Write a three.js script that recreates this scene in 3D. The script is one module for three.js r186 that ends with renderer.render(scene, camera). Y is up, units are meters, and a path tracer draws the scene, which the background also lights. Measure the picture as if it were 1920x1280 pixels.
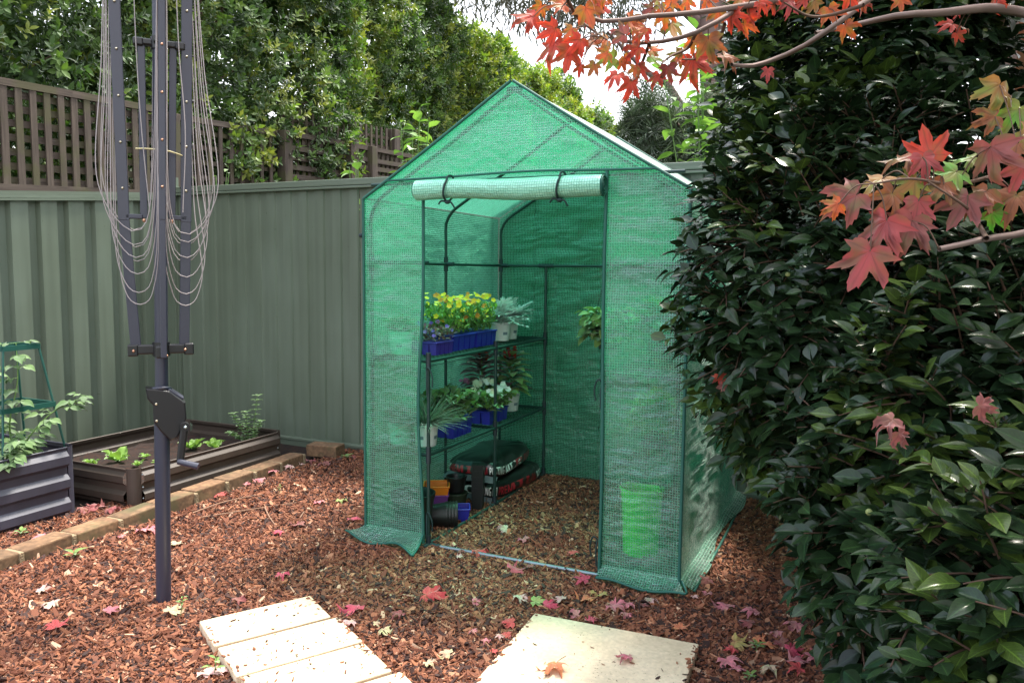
import * as THREE from 'three';
import { RoundedBoxGeometry } from 'three/addons/geometries/RoundedBoxGeometry.js';
import { mergeGeometries } from 'three/addons/utils/BufferGeometryUtils.js';

// ---------------------------------------------------------------- camera, sky, sun, exposure
const V3 = THREE.Vector3, PI = Math.PI;
const scene = new THREE.Scene();
const camera = new THREE.PerspectiveCamera(47.38, 1024 / 682, 0.05, 300);
camera.position.set(0, 1.228, 0);
camera.rotation.set(-0.0899, 0, 0.0099, 'XYZ');
const renderer = new THREE.WebGLRenderer({ antialias: true });
renderer.toneMapping = THREE.LinearToneMapping;
renderer.toneMappingExposure = 2.65;
renderer.shadowMap.enabled = true;
const SUN = new V3(0.27, 0.92, -0.28).normalize();
const sun = new THREE.DirectionalLight(new THREE.Color(1, 0.93, 0.82), 3.8);
sun.position.copy(SUN).multiplyScalar(20);
sun.shadow.radius = 20;
sun.shadow.mapSize.set(2048, 2048);
Object.assign(sun.shadow.camera, { left: -9, right: 9, top: 9, bottom: -9, near: 1, far: 60 });
scene.add(sun); scene.add(sun.target);

// ---------------------------------------------------------------- random numbers and noise
function rngOf(seed) { let s = seed | 0; return () => { s = (s + 0x6d2b79f5) | 0; let t = Math.imul(s ^ (s >>> 15), 1 | s); t = (t + Math.imul(t ^ (t >>> 7), 61 | t)) ^ t; return ((t ^ (t >>> 14)) >>> 0) / 4294967296; }; }
const hash = (x, y, z) => { let h = Math.imul(x, 374761393) + Math.imul(y, 668265263) + Math.imul(z, 2147483647); h = Math.imul(h ^ (h >>> 13), 1274126177); return ((h ^ (h >>> 16)) >>> 0) / 4294967296; };
const sm = (t) => t * t * (3 - 2 * t), lerp = (a, b, t) => a + (b - a) * t, clamp = (x, a = 0, b = 1) => Math.min(b, Math.max(a, x));
// value noise; period p (0 = none) makes it tile
function vn(x, y, p = 0, seed = 0) {
  const x0 = Math.floor(x), y0 = Math.floor(y), fx = sm(x - x0), fy = sm(y - y0), w = (i) => p ? ((i % p) + p) % p : i;
  const a = hash(w(x0), w(y0), seed), b = hash(w(x0 + 1), w(y0), seed), c = hash(w(x0), w(y0 + 1), seed), d = hash(w(x0 + 1), w(y0 + 1), seed);
  return lerp(lerp(a, b, fx), lerp(c, d, fx), fy);
}
function fbm(x, y, p = 0, oct = 4, seed = 0) { let s = 0, a = 0.5, t = 0; for (let i = 0; i < oct; i++) { s += a * vn(x, y, p, seed + i); t += a; x *= 2; y *= 2; p *= 2; a *= 0.5; } return s / t; }
function vn3(x, y, z, seed = 0) { const k = Math.floor(z), f = sm(z - k); return lerp(vn(x + k * 17.3, y - k * 9.1, 0, seed), vn(x + (k + 1) * 17.3, y - (k + 1) * 9.1, 0, seed), f); }

// sky: bright thin cloud, a wide glow round the hazy sun
{
  const W = 512, H = 256, d = new Float32Array(W * H * 4);
  for (let j = 0; j < H; j++) for (let i = 0; i < W; i++) {
    const el = ((j + 0.5) / H - 0.5) * PI, az = ((i + 0.5) / W - 0.5) * 2 * PI;
    const dir = new V3(Math.cos(el) * Math.cos(az), Math.sin(el), Math.cos(el) * Math.sin(az));
    const up = clamp(dir.y), k = Math.pow(up, 0.55);
    const cl = fbm(dir.x / (up + 0.35) * 1.6 + 7, dir.z / (up + 0.35) * 1.6 + 3, 0, 5, 11);
    const cloud = clamp((cl - 0.42) * 4);
    const ang = Math.acos(clamp(dir.dot(SUN), -1, 1)), glow = 2.2 * Math.exp(-((ang / 0.22) ** 2)) + 1.0 * Math.exp(-ang / 0.55);
    const base = [lerp(1.0, 0.46, k), lerp(1.0, 0.60, k), lerp(0.98, 0.90, k)], cc = [1.0, 0.98, 0.97];
    for (let c = 0; c < 3; c++) d[(j * W + i) * 4 + c] = dir.y < -0.02 ? [0.30, 0.27, 0.23][c] : lerp(base[c], cc[c], cloud * 0.75) + glow * [1, 0.95, 0.86][c];
    d[(j * W + i) * 4 + 3] = 1;
  }
  const t = new THREE.DataTexture(d, W, H, THREE.RGBAFormat, THREE.FloatType);
  t.mapping = THREE.EquirectangularReflectionMapping; t.magFilter = THREE.LinearFilter; t.needsUpdate = true;
  scene.background = t; scene.environment = t;
}

// ---------------------------------------------------------------- helpers
const YAW = 0.4301, CU = Math.cos(YAW), SU = Math.sin(YAW), OX = -0.6555, OZ = -3.4765;   // the yard's own axes: u along the greenhouse front, v towards the back fence
const gw = (u, y, v) => new V3(OX + u * CU + v * SU, y, OZ + u * SU - v * CU);
const toUV = (x, z) => [(x - OX) * CU + (z - OZ) * SU, (x - OX) * SU - (z - OZ) * CU];
const taken = new Map();
const numbered = (n) => { const k = taken.get(n) ?? 0; taken.set(n, k + 1); return k ? n + '_' + String(k).padStart(3, '0') : n; };
function tag(o, label, category, group, kind) { if (label) o.userData.label = label; if (category) o.userData.category = category; if (group) o.userData.group = group; if (kind) o.userData.kind = kind; return o; }
function thing(name, label, category, pos = new V3(), turn = 0, group) { const o = new THREE.Group(); o.name = numbered(name); o.position.copy(pos); o.rotation.y = turn; scene.add(o); return tag(o, label, category, group); }
const yard = (name, label, category, u, y, v, turn = 0, group) => thing(name, label, category, gw(u, y, v), -YAW + turn, group);   // local x = u, local z = -v
function part(name, geo, mat, parent) { const m = new THREE.Mesh(geo, mat); m.name = parent === scene ? numbered(name) : name; parent.add(m); return m; }
const inst = (name, geo, mat, mats, cols, parent) => {
  const m = new THREE.InstancedMesh(geo, mat, mats.length); m.name = parent === scene ? numbered(name) : name;
  mats.forEach((x, i) => m.setMatrixAt(i, x)); if (cols) cols.forEach((c, i) => m.setColorAt(i, c));
  m.userData.kind = 'stuff'; parent.add(m); return m;
};
const col = (r, g, b) => new THREE.Color().setRGB(r, g, b);
const mat = (c, roughness = 0.8, o = {}) => new THREE.MeshPhysicalMaterial({ color: c, roughness, ...o });
function basis(pos, dir, up, s = 1, sx = s, sy = s) {   // z = dir, y as near up as it goes
  const z = dir.clone().normalize(), x = new V3().crossVectors(up, z); if (x.lengthSq() < 1e-6) x.set(1, 0, 0); x.normalize();
  const y = new V3().crossVectors(z, x); return new THREE.Matrix4().makeBasis(x.multiplyScalar(sx), y.multiplyScalar(sy), z.multiplyScalar(s)).setPosition(pos);
}
function place(mesh, m) { m.decompose(mesh.position, mesh.quaternion, mesh.scale); return mesh; }
function rod(a, b, r0, r1 = r0, seg = 10, open = false) {
  const d = new V3().subVectors(b, a), g = new THREE.CylinderGeometry(r1, r0, d.length(), seg, 1, open);
  g.applyQuaternion(new THREE.Quaternion().setFromUnitVectors(new V3(0, 1, 0), d.clone().normalize())); g.translate((a.x + b.x) / 2, (a.y + b.y) / 2, (a.z + b.z) / 2); return g;
}
const curve = (pts) => new THREE.CatmullRomCurve3(pts.map((p) => p.isVector3 ? p : new V3(...p)));
const hose = (pts, r, seg = 24, rs = 6) => new THREE.TubeGeometry(curve(pts), seg, r, rs, false);
function taper(pts, r0, r1, seg = 20, rs = 7) {   // a tube that thins towards its end
  const g = hose(pts, 1, seg, rs), c = curve(pts), p = g.attributes.position, q = new V3();
  for (let i = 0; i <= seg; i++) { c.getPointAt(i / seg, q); const r = lerp(r0, r1, i / seg); for (let j = 0; j <= rs; j++) { const k = i * (rs + 1) + j; p.setXYZ(k, q.x + (p.getX(k) - q.x) * r, q.y + (p.getY(k) - q.y) * r, q.z + (p.getZ(k) - q.z) * r); } }
  return g;
}
const box = (w, h, d, x = 0, y = 0, z = 0) => new THREE.BoxGeometry(w, h, d).translate(x, y, z);
const rbox = (w, h, d, r = 0.004, x = 0, y = 0, z = 0) => new RoundedBoxGeometry(w, h, d, 2, r).translate(x, y, z);
const merge = (list) => mergeGeometries(list.map((g) => { const h = g.index ? g.toNonIndexed() : g.clone(); for (const k of Object.keys(h.attributes)) if (!['position', 'normal', 'uv'].includes(k)) h.deleteAttribute(k); return h; }));
function grid(nu, nv, f, uvf) {   // f(s,t) -> V3
  const P = [], U = [], I = [];
  for (let j = 0; j <= nv; j++) for (let i = 0; i <= nu; i++) { const p = f(i / nu, j / nv); P.push(p.x, p.y, p.z); const q = uvf ? uvf(i / nu, j / nv, p) : [i / nu, j / nv]; U.push(q[0], q[1]); }
  for (let j = 0; j < nv; j++) for (let i = 0; i < nu; i++) { const a = j * (nu + 1) + i, b = a + 1, c = a + nu + 1, d = c + 1; I.push(a, b, c, b, d, c); }
  const g = new THREE.BufferGeometry(); g.setAttribute('position', new THREE.Float32BufferAttribute(P, 3)); g.setAttribute('uv', new THREE.Float32BufferAttribute(U, 2)); g.setIndex(I); g.computeVertexNormals(); return g;
}
function flat(g) { const h = g.index ? g.toNonIndexed() : g; h.computeVertexNormals(); return h; }
// box-mapped uv in metres
function uvBox(g, s = 1, off = 0) {
  const h = g.index ? g.toNonIndexed() : g, p = h.attributes.position, n = h.attributes.normal, u = new Float32Array(p.count * 2);
  for (let i = 0; i < p.count; i++) { const ax = Math.abs(n.getX(i)), ay = Math.abs(n.getY(i)), az = Math.abs(n.getZ(i)), x = p.getX(i), y = p.getY(i), z = p.getZ(i); const q = ay >= ax && ay >= az ? [x, z] : ax >= az ? [z, y] : [x, y]; u[2 * i] = q[0] * s + off; u[2 * i + 1] = q[1] * s + off * 0.7; }
  h.setAttribute('uv', new THREE.BufferAttribute(u, 2)); return h;
}
function tex(W, H, f, srgb = true, rep = [1, 1]) {   // f(x, y) with x, y in 0..1 -> [r, g, b] 0..1
  const d = new Uint8Array(W * H * 4);
  for (let j = 0; j < H; j++) for (let i = 0; i < W; i++) { const c = f(i / W, j / H), o = (j * W + i) * 4; for (let k = 0; k < 3; k++) d[o + k] = clamp(c[k]) * 255; d[o + 3] = 255; }
  const t = new THREE.DataTexture(d, W, H); t.wrapS = t.wrapT = THREE.RepeatWrapping; t.magFilter = THREE.LinearFilter; t.minFilter = THREE.LinearMipmapLinearFilter; t.generateMipmaps = true;
  if (srgb) t.colorSpace = THREE.SRGBColorSpace; t.repeat.set(...rep); t.needsUpdate = true; return t;
}
const mix3 = (a, b, t) => [lerp(a[0], b[0], t), lerp(a[1], b[1], t), lerp(a[2], b[2], t)];

// leaf blade along +z, face +y
function leafGeo(len, wid, o = {}) {
  const { n = 6, m = 2, fold = 0.18, droop = 0.15, peak = 0.45, tip = 1.0, wave = 0, stalk = 0.06 } = o;
  const prof = (t) => { const a = t < peak ? Math.sin((t / peak) * PI / 2) : Math.pow(Math.cos(((t - peak) / (1 - peak)) * PI / 2), tip); return Math.max(0, a); };
  return grid(2 * m, n, (s, t) => {
    const x = (s - 0.5) * 2, w = prof(t) * wid / 2 + 0.0006, ax = Math.abs(x);
    return new V3(x * w, ax * w * fold * 2 - droop * len * t * t + wave * len * Math.sin(t * 9 + (x > 0 ? 1 : 0)) * ax, len * (stalk + t * (1 - stalk)));
  });
}
// ---------------------------------------------------------------- surface textures
const woodTex = tex(512, 512, (x, y) => {
  const g = fbm(x * 6 + fbm(x * 4, y * 4, 4, 2, 5) * 0.8, y * 90, 0, 3, 1), f = fbm(x * 3, y * 24, 0, 3, 7), l = fbm(x * 5, y * 5, 5, 4, 9);
  let c = mix3([0.30, 0.26, 0.23], [0.56, 0.50, 0.46], clamp(g * 0.7 + f * 0.5 - 0.1));
  if (l > 0.55) c = mix3(c, [0.42, 0.42, 0.28], clamp((l - 0.55) * 5) * 0.7); return c;
});
const woodDark = tex(256, 256, (x, y) => { const g = fbm(x * 5, y * 60, 0, 3, 21), l = fbm(x * 6, y * 6, 6, 3, 23); return mix3(mix3([0.30, 0.26, 0.23], [0.55, 0.49, 0.44], g), [0.42, 0.43, 0.28], clamp((l - 0.5) * 4) * 0.6); });
const slabTex = tex(1024, 1024, (x, y) => {
  const a = fbm(x * 6, y * 6, 6, 5, 31), f = fbm(x * 90, y * 90, 90, 2, 33); let c = mix3([0.80, 0.75, 0.67], [0.90, 0.86, 0.79], clamp(a * 1.4 - 0.2)); c = c.map((q) => q * (0.93 + f * 0.12));
  const sp = vn(x * 210, y * 210, 210, 35), z = fbm(x * 5, y * 5, 5, 3, 37); if (sp > 0.965 - clamp(z - 0.45) * 0.25) c = mix3(c, [0.30, 0.24, 0.2], 0.65); return c;
});
const slabBump = tex(512, 512, (x, y) => { const f = fbm(x * 60, y * 60, 60, 3, 41) * 0.7 + fbm(x * 8, y * 8, 8, 3, 43) * 0.3; return [f, f, f]; }, false);
const brickTex = tex(512, 512, (x, y) => {
  const a = fbm(x * 8, y * 8, 8, 5, 51), b = fbm(x * 40, y * 40, 40, 2, 53), m = fbm(x * 5 + 2, y * 5, 5, 4, 55);
  let c = mix3([0.35, 0.27, 0.20], [0.56, 0.45, 0.34], a).map((q) => q * (0.8 + b * 0.4)); if (m > 0.5) c = mix3(c, [0.34, 0.33, 0.22], clamp((m - 0.5) * 5) * 0.75); return c;
});
const soilTex = tex(512, 512, (x, y) => { const a = fbm(x * 30, y * 30, 30, 4, 61), b = fbm(x * 6, y * 6, 6, 3, 63); return mix3([0.10, 0.06, 0.04], [0.34, 0.20, 0.13], clamp(a * 1.2 - 0.2)).map((q) => q * (0.75 + b * 0.5)); });
const paintTex = tex(512, 512, (x, y) => { const a = fbm(x * 40, y * 3, 0, 4, 71), b = fbm(x * 6, y * 6, 6, 4, 73), d = vn(x * 160, y * 160, 160, 75); const k = 0.88 + a * 0.1 + (b - 0.5) * 0.16; return d > 0.985 ? [0.8 * k, 0.8 * k, 0.75 * k] : [k, k, k * (0.97 + b * 0.04)]; });
const barkTex = tex(256, 256, (x, y) => { const a = fbm(x * 20, y * 5, 0, 4, 81), b = fbm(x * 5, y * 5, 5, 3, 83); return mix3([0.36, 0.30, 0.28], [0.66, 0.60, 0.57], clamp(a * 0.7 + b * 0.5 - 0.1)); });
// greenhouse sheet: clear film with a woven grid of threads, 20 cells to a 0.25 m tile
const CELLS = 25, cell = (x) => { const f = x * CELLS - Math.floor(x * CELLS); return Math.abs(f - 0.5) * 2; };   // 1 on a thread
const thread = (x, y) => { const wx = (vn(x * 40, y * 40, 40, 91) - 0.5) * 0.010, wy = (vn(x * 40, y * 40, 40, 92) - 0.5) * 0.010; const a = cell(((x + wx) % 1 + 1) % 1), b = cell(((y + wy) % 1 + 1) % 1); return Math.max(clamp((a - 0.74) * 6), clamp((b - 0.74) * 6)); };
const filmCol = tex(640, 640, (x, y) => { const t = thread(x, y), n = fbm(x * 8, y * 8, 8, 3, 93); return mix3(mix3([0.52, 0.94, 0.80], [0.60, 0.955, 0.85], n), [0.36, 0.84, 0.68], t); });
const filmThru = tex(640, 640, (x, y) => { const t = thread(x, y); const v = lerp(0.96, 0.55, t); return [v, v, v]; }, false);
const filmRough = tex(640, 640, (x, y) => { const v = lerp(0.34, 0.95, thread(x, y)); return [v, v, v]; }, false);
const filmBump = tex(512, 512, (x, y) => { const t = thread(x, y), w = fbm(x * 12, y * 26, 0, 3, 95), v = t * 0.35 + fbm(x * 12, y * 24, 12, 3, 95) * 0.65 + 0 * w; return [v, v, v]; }, false);
const M = {
  film: mat(col(1, 1, 1), 1, { map: filmCol, roughnessMap: filmRough, transmission: 1, transmissionMap: filmThru, bumpMap: filmBump, bumpScale: 0.009, ior: 1.6, side: THREE.DoubleSide, clearcoat: 1, clearcoatRoughness: 0.22 }),
  roll: mat(col(1, 1, 1), 0.36, { map: tex(320, 320, (x, y) => { const t = thread(x, y); return mix3([0.60, 0.86, 0.75], [0.36, 0.68, 0.56], t); }), bumpMap: filmBump, bumpScale: 0.005, clearcoat: 0.7, clearcoatRoughness: 0.2 }),
  binding: mat(col(0.012, 0.10, 0.075), 0.6),
  pole: mat(col(0.010, 0.035, 0.030), 0.38), joint: mat(col(0.012, 0.022, 0.028), 0.5), bare: mat(col(0.42, 0.48, 0.50), 0.3, { metalness: 0.7 }), ribbon: mat(col(0.008, 0.03, 0.03), 0.7),
  fence: mat(col(0.134, 0.168, 0.128), 0.42, { map: paintTex }), fence2: mat(col(0.134, 0.168, 0.128), 0.45, { map: paintTex }), fenceCap: mat(col(0.134, 0.168, 0.128), 0.38, { map: paintTex }),
  wood: mat(col(0.44, 0.43, 0.41), 0.9, { map: woodTex, bumpMap: woodTex, bumpScale: 0.003 }), wood2: mat(col(0.41, 0.405, 0.395), 0.9, { map: woodTex, bumpMap: woodTex, bumpScale: 0.003 }), woodDark: mat(col(0.46, 0.45, 0.42), 0.92, { map: woodDark, bumpMap: woodDark, bumpScale: 0.003 }),
  hoist: mat(col(0.027, 0.029, 0.050), 0.38, { clearcoat: 0.25, clearcoatRoughness: 0.35 }), black: mat(col(0.012, 0.012, 0.014), 0.35), zinc: mat(col(0.62, 0.55, 0.42), 0.3, { metalness: 0.9 }), copper: mat(col(0.55, 0.30, 0.2), 0.35, { metalness: 0.8 }), cord: mat(col(0.34, 0.30, 0.30), 0.5), yellowCord: mat(col(0.6, 0.52, 0.28), 0.5),
  bedGrey: mat(col(0.055, 0.055, 0.080), 0.42, { map: paintTex }), bedBrown: mat(col(0.066, 0.049, 0.040), 0.5, { map: paintTex }), soil: mat(col(0.5, 0.45, 0.42), 1, { map: soilTex, bumpMap: soilTex, bumpScale: 0.02 }),
  slab: mat(col(0.96, 0.86, 0.72), 0.85, { map: slabTex, bumpMap: slabBump, bumpScale: 0.003 }), slab2: mat(col(0.96, 0.87, 0.74), 0.85, { map: slabTex, bumpMap: slabBump, bumpScale: 0.002 }),
  brick: [0, 1, 2].map((i) => mat(col(0.82 + i * 0.09, 0.8 + i * 0.06, 0.78 + i * 0.05), 0.92, { map: brickTex, bumpMap: brickTex, bumpScale: 0.006 })), mortar: mat(col(0.27, 0.20, 0.12), 1, { bumpMap: slabBump, bumpScale: 0.006 }),
  bark: mat(col(0.8, 0.74, 0.72), 0.9, { map: barkTex, bumpMap: barkTex, bumpScale: 0.01 }), barkDark: mat(col(0.35, 0.27, 0.22), 0.9, { map: barkTex, bumpMap: barkTex, bumpScale: 0.01 }), barkPink: mat(col(0.72, 0.60, 0.60), 0.85, { map: barkTex, bumpMap: barkTex, bumpScale: 0.008 }), twig: mat(col(0.10, 0.055, 0.035), 0.8), greenStem: mat(col(0.12, 0.22, 0.06), 0.7),
  bluePot: mat(col(0.020, 0.022, 0.30), 0.4), purplePot: mat(col(0.22, 0.05, 0.26), 0.45), orangePot: mat(col(0.85, 0.20, 0.012), 0.45), blackPot: mat(col(0.010, 0.010, 0.010), 0.42), oliveP: mat(col(0.035, 0.050, 0.028), 0.5), limeTub: mat(col(0.06, 0.72, 0.03), 0.4), trellis: mat(col(0.008, 0.07, 0.055), 0.5),
  house: mat(col(0.62, 0.30, 0.14), 0.95, { map: brickTex }),
};
// blade with a paler midrib and side veins
const ribTex = tex(128, 256, (x, y) => { const m = Math.abs(x - 0.5), side = Math.abs((((y * 9 - m * 5) % 1) + 1) % 1 - 0.5), k = m < 0.035 ? 1 : 0, s = side < 0.06 && m < 0.42 ? 0.16 : 0, e = m > 0.47 ? 0.35 : 0, n = fbm(x * 6, y * 12, 0, 3, 97); const b = 0.62 + 0.2 * n; return [b + k * 0.32 + s + e * 0.5, b + k * 0.3 + s + e * 0.4, b + k * 0.18 + s * 0.6 + e * 0.2]; });
const leafMat = (o = {}) => mat(col(1, 1, 1), o.rough ?? 0.9, { transmission: o.thru ?? 0.35, side: THREE.DoubleSide, clearcoat: o.coat ?? 0.5, clearcoatRoughness: o.coatR ?? 0.3, ...o.more });
const LM = { hedge: leafMat({ thru: 0.5, coat: 0.15 }), camellia: leafMat({ thru: 0.16, coat: 0.6, coatR: 0.2, rough: 0.9, more: { specularIntensity: 0.15, map: ribTex } }), soft: leafMat({ thru: 0.45, coat: 0.15, coatR: 0.5 }), far: leafMat({ thru: 0.4, coat: 0.1 }), petal: leafMat({ thru: 0.4, coat: 0.05 }), silver: leafMat({ thru: 0.2, coat: 0 }) };
const tint = (m, c) => { const k = m.clone(); k.color = c; return k; };
// ---------------------------------------------------------------- ground, mulch, paving
{
  const g = grid(60, 60, (s, t) => { const x = (s - 0.5) * 14, z = -7 + (t - 0.5) * 18; return new V3(x, -0.012 + (fbm(x * 2 + 9, z * 2 + 5, 0, 3, 3) - 0.5) * 0.016, z); }, (s, t) => [s * 28, t * 36]);
  tag(part('ground', g, M.soil, scene), 'reddish brown soil under the bark mulch of the yard', 'ground', null, 'structure');
  const far = new THREE.RingGeometry(6.2, 160, 40, 1).rotateX(-PI / 2).translate(0, -0.06, -7);
  tag(part('ground', far, mat(col(0.06, 0.08, 0.035), 1), scene), 'open ground beyond the fences', 'ground', null, 'structure');
}
const SL = { c: [0.243, -2.25], t: -0.39, w: 0.566, d: 0.566 };
const slabs = [[SL.c[0], SL.c[1], SL.t, SL.w, SL.d]];
for (let i = 0; i < 4; i++) { const k = 0.108 + i * 0.222; slabs.push([-0.894 + 0.596 * k + (i % 2) * 0.004, -2.639 + 0.803 * k, 0.597 + (i === 1 ? 0.012 : i === 3 ? -0.01 : 0), 0.386 + (i % 2) * 0.012, 0.209]); }
const inSlab = (x, z, e = 0) => slabs.some(([cx, cz, t, w, d]) => { const dx = x - cx, dz = z - cz, a = dx * Math.cos(t) - dz * Math.sin(t), b = dx * Math.sin(t) + dz * Math.cos(t); return Math.abs(a) < w / 2 - e && Math.abs(b) < d / 2 - e; });
{
  const place = ['farthest from the camera', 'second from the far end', 'third from the far end', 'nearest to the camera'];
  slabs.forEach(([x, z, t, w, d], i) => {
    const g = uvBox(rbox(w, 0.06, d, 0.005), i ? 0.9 : 1.1, i * 0.37); const p = g.attributes.position, n = g.attributes.normal;
    for (let k = 0; k < p.count; k++) { const e = (fbm(p.getX(k) * 30 + i * 9, p.getZ(k) * 30, 0, 2, 5) - 0.5) * 0.004; if (Math.abs(n.getY(k)) < 0.7) { p.setX(k, p.getX(k) + e); p.setZ(k, p.getZ(k) + e); } }
    const m = part(i ? 'concrete_sleeper' : 'paving_slab', g, i ? M.slab : M.slab2, scene); m.position.set(x, 0.012, z); m.rotation.y = t;
    if (i) tag(m, 'cream concrete sleeper of the left path, ' + place[i - 1], 'paving', 'cream concrete sleepers of the left path');
    else tag(m, 'wide cream concrete slab with dark specks in front of greenhouse door', 'paving');
  });
}
// bark chips
{
  const R = rngOf(77), chip = (l, w, h, k) => { const g = new THREE.BoxGeometry(l, h, w, 2, 1, 1), p = g.attributes.position; for (let i = 0; i < p.count; i++) { const x = p.getX(i) / l, e = 1 - Math.abs(x) * k; p.setZ(i, p.getZ(i) * e + Math.sin(x * 3) * w * 0.3); p.setY(i, p.getY(i) * (1 - Math.abs(x) * 0.5) + x * x * h * 1.6); } g.deleteAttribute('uv'); return flat(g); };
  const kinds = [chip(0.030, 0.011, 0.004, 0.9), chip(0.022, 0.014, 0.005, 0.8), chip(0.042, 0.0055, 0.0035, 1.2)];
  const mats = [[], [], []], cols = [[], [], []], q = new THREE.Quaternion(), e = new THREE.Euler(), P = new V3(), S = new V3();
  const put = (x, y, z, tilt, s) => {
    const k = R() < 0.4 ? 0 : R() < 0.55 ? 1 : 2; e.set((R() - 0.5) * tilt, R() * 6.283, (R() - 0.5) * tilt); q.setFromEuler(e);
    S.set(s * (0.6 + R() * 0.8), s * (0.7 + R() * 0.8), s * (0.6 + R() * 0.8)); mats[k].push(new THREE.Matrix4().compose(P.set(x, y, z), q, S));
    const t = R(), b = 0.75 + R() * 0.5, patch = 0.9 + 0.24 * fbm(x * 2.2 + 4, z * 2.2 + 8, 0, 3, 19);
    const c = t < 0.24 ? [0.036, 0.014, 0.010] : t < 0.66 ? [0.145, 0.048, 0.023] : t < 0.90 ? [0.235, 0.086, 0.040] : t < 0.975 ? [0.31, 0.14, 0.075] : [0.44, 0.28, 0.18];
    cols[k].push(col(c[0] * b * patch, c[1] * b * patch, c[2] * b * patch));
  };
  for (let n = 0; n < 400000; n++) {
    const x = -2.6 + R() * 4.6, z = -5.4 + R() * 3.6, [u, v] = toUV(x, z);
    if (v > 1.42 || Math.abs(x) > -z * 0.72 + 0.1) continue;
    if (R() > 0.35 + 0.65 * clamp((z + 4.8) / 1.6)) continue;
    if (u < -1.06 - clamp(v * 0.07, 0, 0.1) && !(u > -1.5 && u < -1.21 && v < 0.1)) continue;
    if (inSlab(x, z, -0.004)) continue;
    put(x, 0.001 + R() * 0.013 + (fbm(x * 2 + 9, z * 2 + 5, 0, 3, 3) - 0.5) * 0.016, z, 1.3, R() < 0.12 ? 1.1 + R() * 0.5 : 0.45 + R() * 0.5);
  }
  for (let n = 0; n < 300; n++) { const [cx, cz, t, w, d] = slabs[n % 3 ? 1 + Math.floor(R() * 4) : 0], a = (R() - 0.5) * w * 0.95, b = (R() - 0.5) * d * 0.95, far = R(); if (n % 3 && far > 0.75) continue; if (n % 3 === 0 && far > 0.35) continue; put(cx + a * Math.cos(t) + b * Math.sin(t), 0.0445, cz - a * Math.sin(t) + b * Math.cos(t), 0.15, 0.22 + R() * R() * 0.5); }
  for (let n = 0; n < 260; n++) { const [cx, cz, t, w, d] = slabs[n % 2 ? 0 : 1 + Math.floor(R() * 4)], e = R() < 0.5, o = Math.pow(R(), 2) * 0.02, s = R() < 0.5 ? -1 : 1, a = e ? s * (w / 2 - o) : (R() - 0.5) * w, b = e ? (R() - 0.5) * d : s * (d / 2 - o); if (!e) continue; put(cx + a * Math.cos(t) + b * Math.sin(t), 0.044, cz - a * Math.sin(t) + b * Math.cos(t), 0.5, 0.3 + R() * 0.45); }
  kinds.forEach((g, k) => tag(inst('bark_mulch', g, mat(col(1, 1, 1), 0.85), mats[k], cols[k], scene), ['layer of broad reddish bark chips spread over the yard', 'layer of short reddish bark chunks spread over the yard', 'layer of thin bark splinters spread over the yard'][k], 'bark mulch', null, 'stuff'));
}
// brick edging: bricks in a mortared row
{
  const e = yard('brick_edging', 'mortared row of mossy brown bricks edging the garden beds', 'edging', -1.14, 0, 0), R = rngOf(5);
  let i = 0;
  for (let v = -1.72; v < 1.05; v += 0.236, i++) {
    const du = -0.075 * clamp(v + 0.4, 0, 2), g = uvBox(rbox(0.108, 0.10, 0.222, 0.008), 1.7, R() * 3), p = g.attributes.position; for (let k = 0; k < p.count; k++) { const q = (fbm(p.getX(k) * 40 + i, p.getZ(k) * 40, 0, 2, 6) - 0.5) * 0.007; p.setY(k, p.getY(k) + q); p.setX(k, p.getX(k) + q); } g.computeVertexNormals();
    const b = part('brick', g, M.brick[i % 3], e); b.position.set(du + (R() - 0.5) * 0.008, 0.008 + (R() - 0.5) * 0.008, -v); b.rotation.set((R() - 0.5) * 0.03, 0.05 + (R() - 0.5) * 0.04, (R() - 0.5) * 0.04);
    const m = part('mortar_joint', uvBox(rbox(0.106, 0.096, 0.024, 0.006), 3), M.mortar, e); m.position.set(du + 0.002, 0.005, -v - 0.118);
  }
  const lb = part('loose_brick', uvBox(rbox(0.225, 0.076, 0.11, 0.004), 1.7, 2.2), M.brick[1], scene); lb.position.copy(gw(-1.155, 0.05, 1.17)); lb.rotation.set(0.03, -YAW + 0.1, 0.02);
  tag(lb, 'loose red brown brick lying across the far end of edging', 'brick');
}
// ---------------------------------------------------------------- sheet metal fences
function sheetGeo(len, prof, pitch, yb, yt) {   // vertical ribs along local x, out = +z
  const pts = []; for (let x = 0; x < len - 1e-4; x += pitch) for (const [a, o] of prof) if (x + a * pitch <= len + 1e-4) pts.push([x + a * pitch, o]);
  pts.push([len, 0]); const P = [], U = [];
  for (let i = 0; i + 1 < pts.length; i++) { const [a, oa] = pts[i], [b, ob] = pts[i + 1]; if (b - a < 1e-6) continue; const v = [[a, yb, oa], [b, yb, ob], [b, yt(b), ob], [a, yb, oa], [b, yt(b), ob], [a, yt(a), oa]]; for (const q of v) { P.push(...q); U.push(q[0] * 0.7, q[1] * 0.45); } }
  const g = new THREE.BufferGeometry(); g.setAttribute('position', new THREE.Float32BufferAttribute(P, 3)); g.setAttribute('uv', new THREE.Float32BufferAttribute(U, 2)); g.computeVertexNormals(); return g;
}
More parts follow.
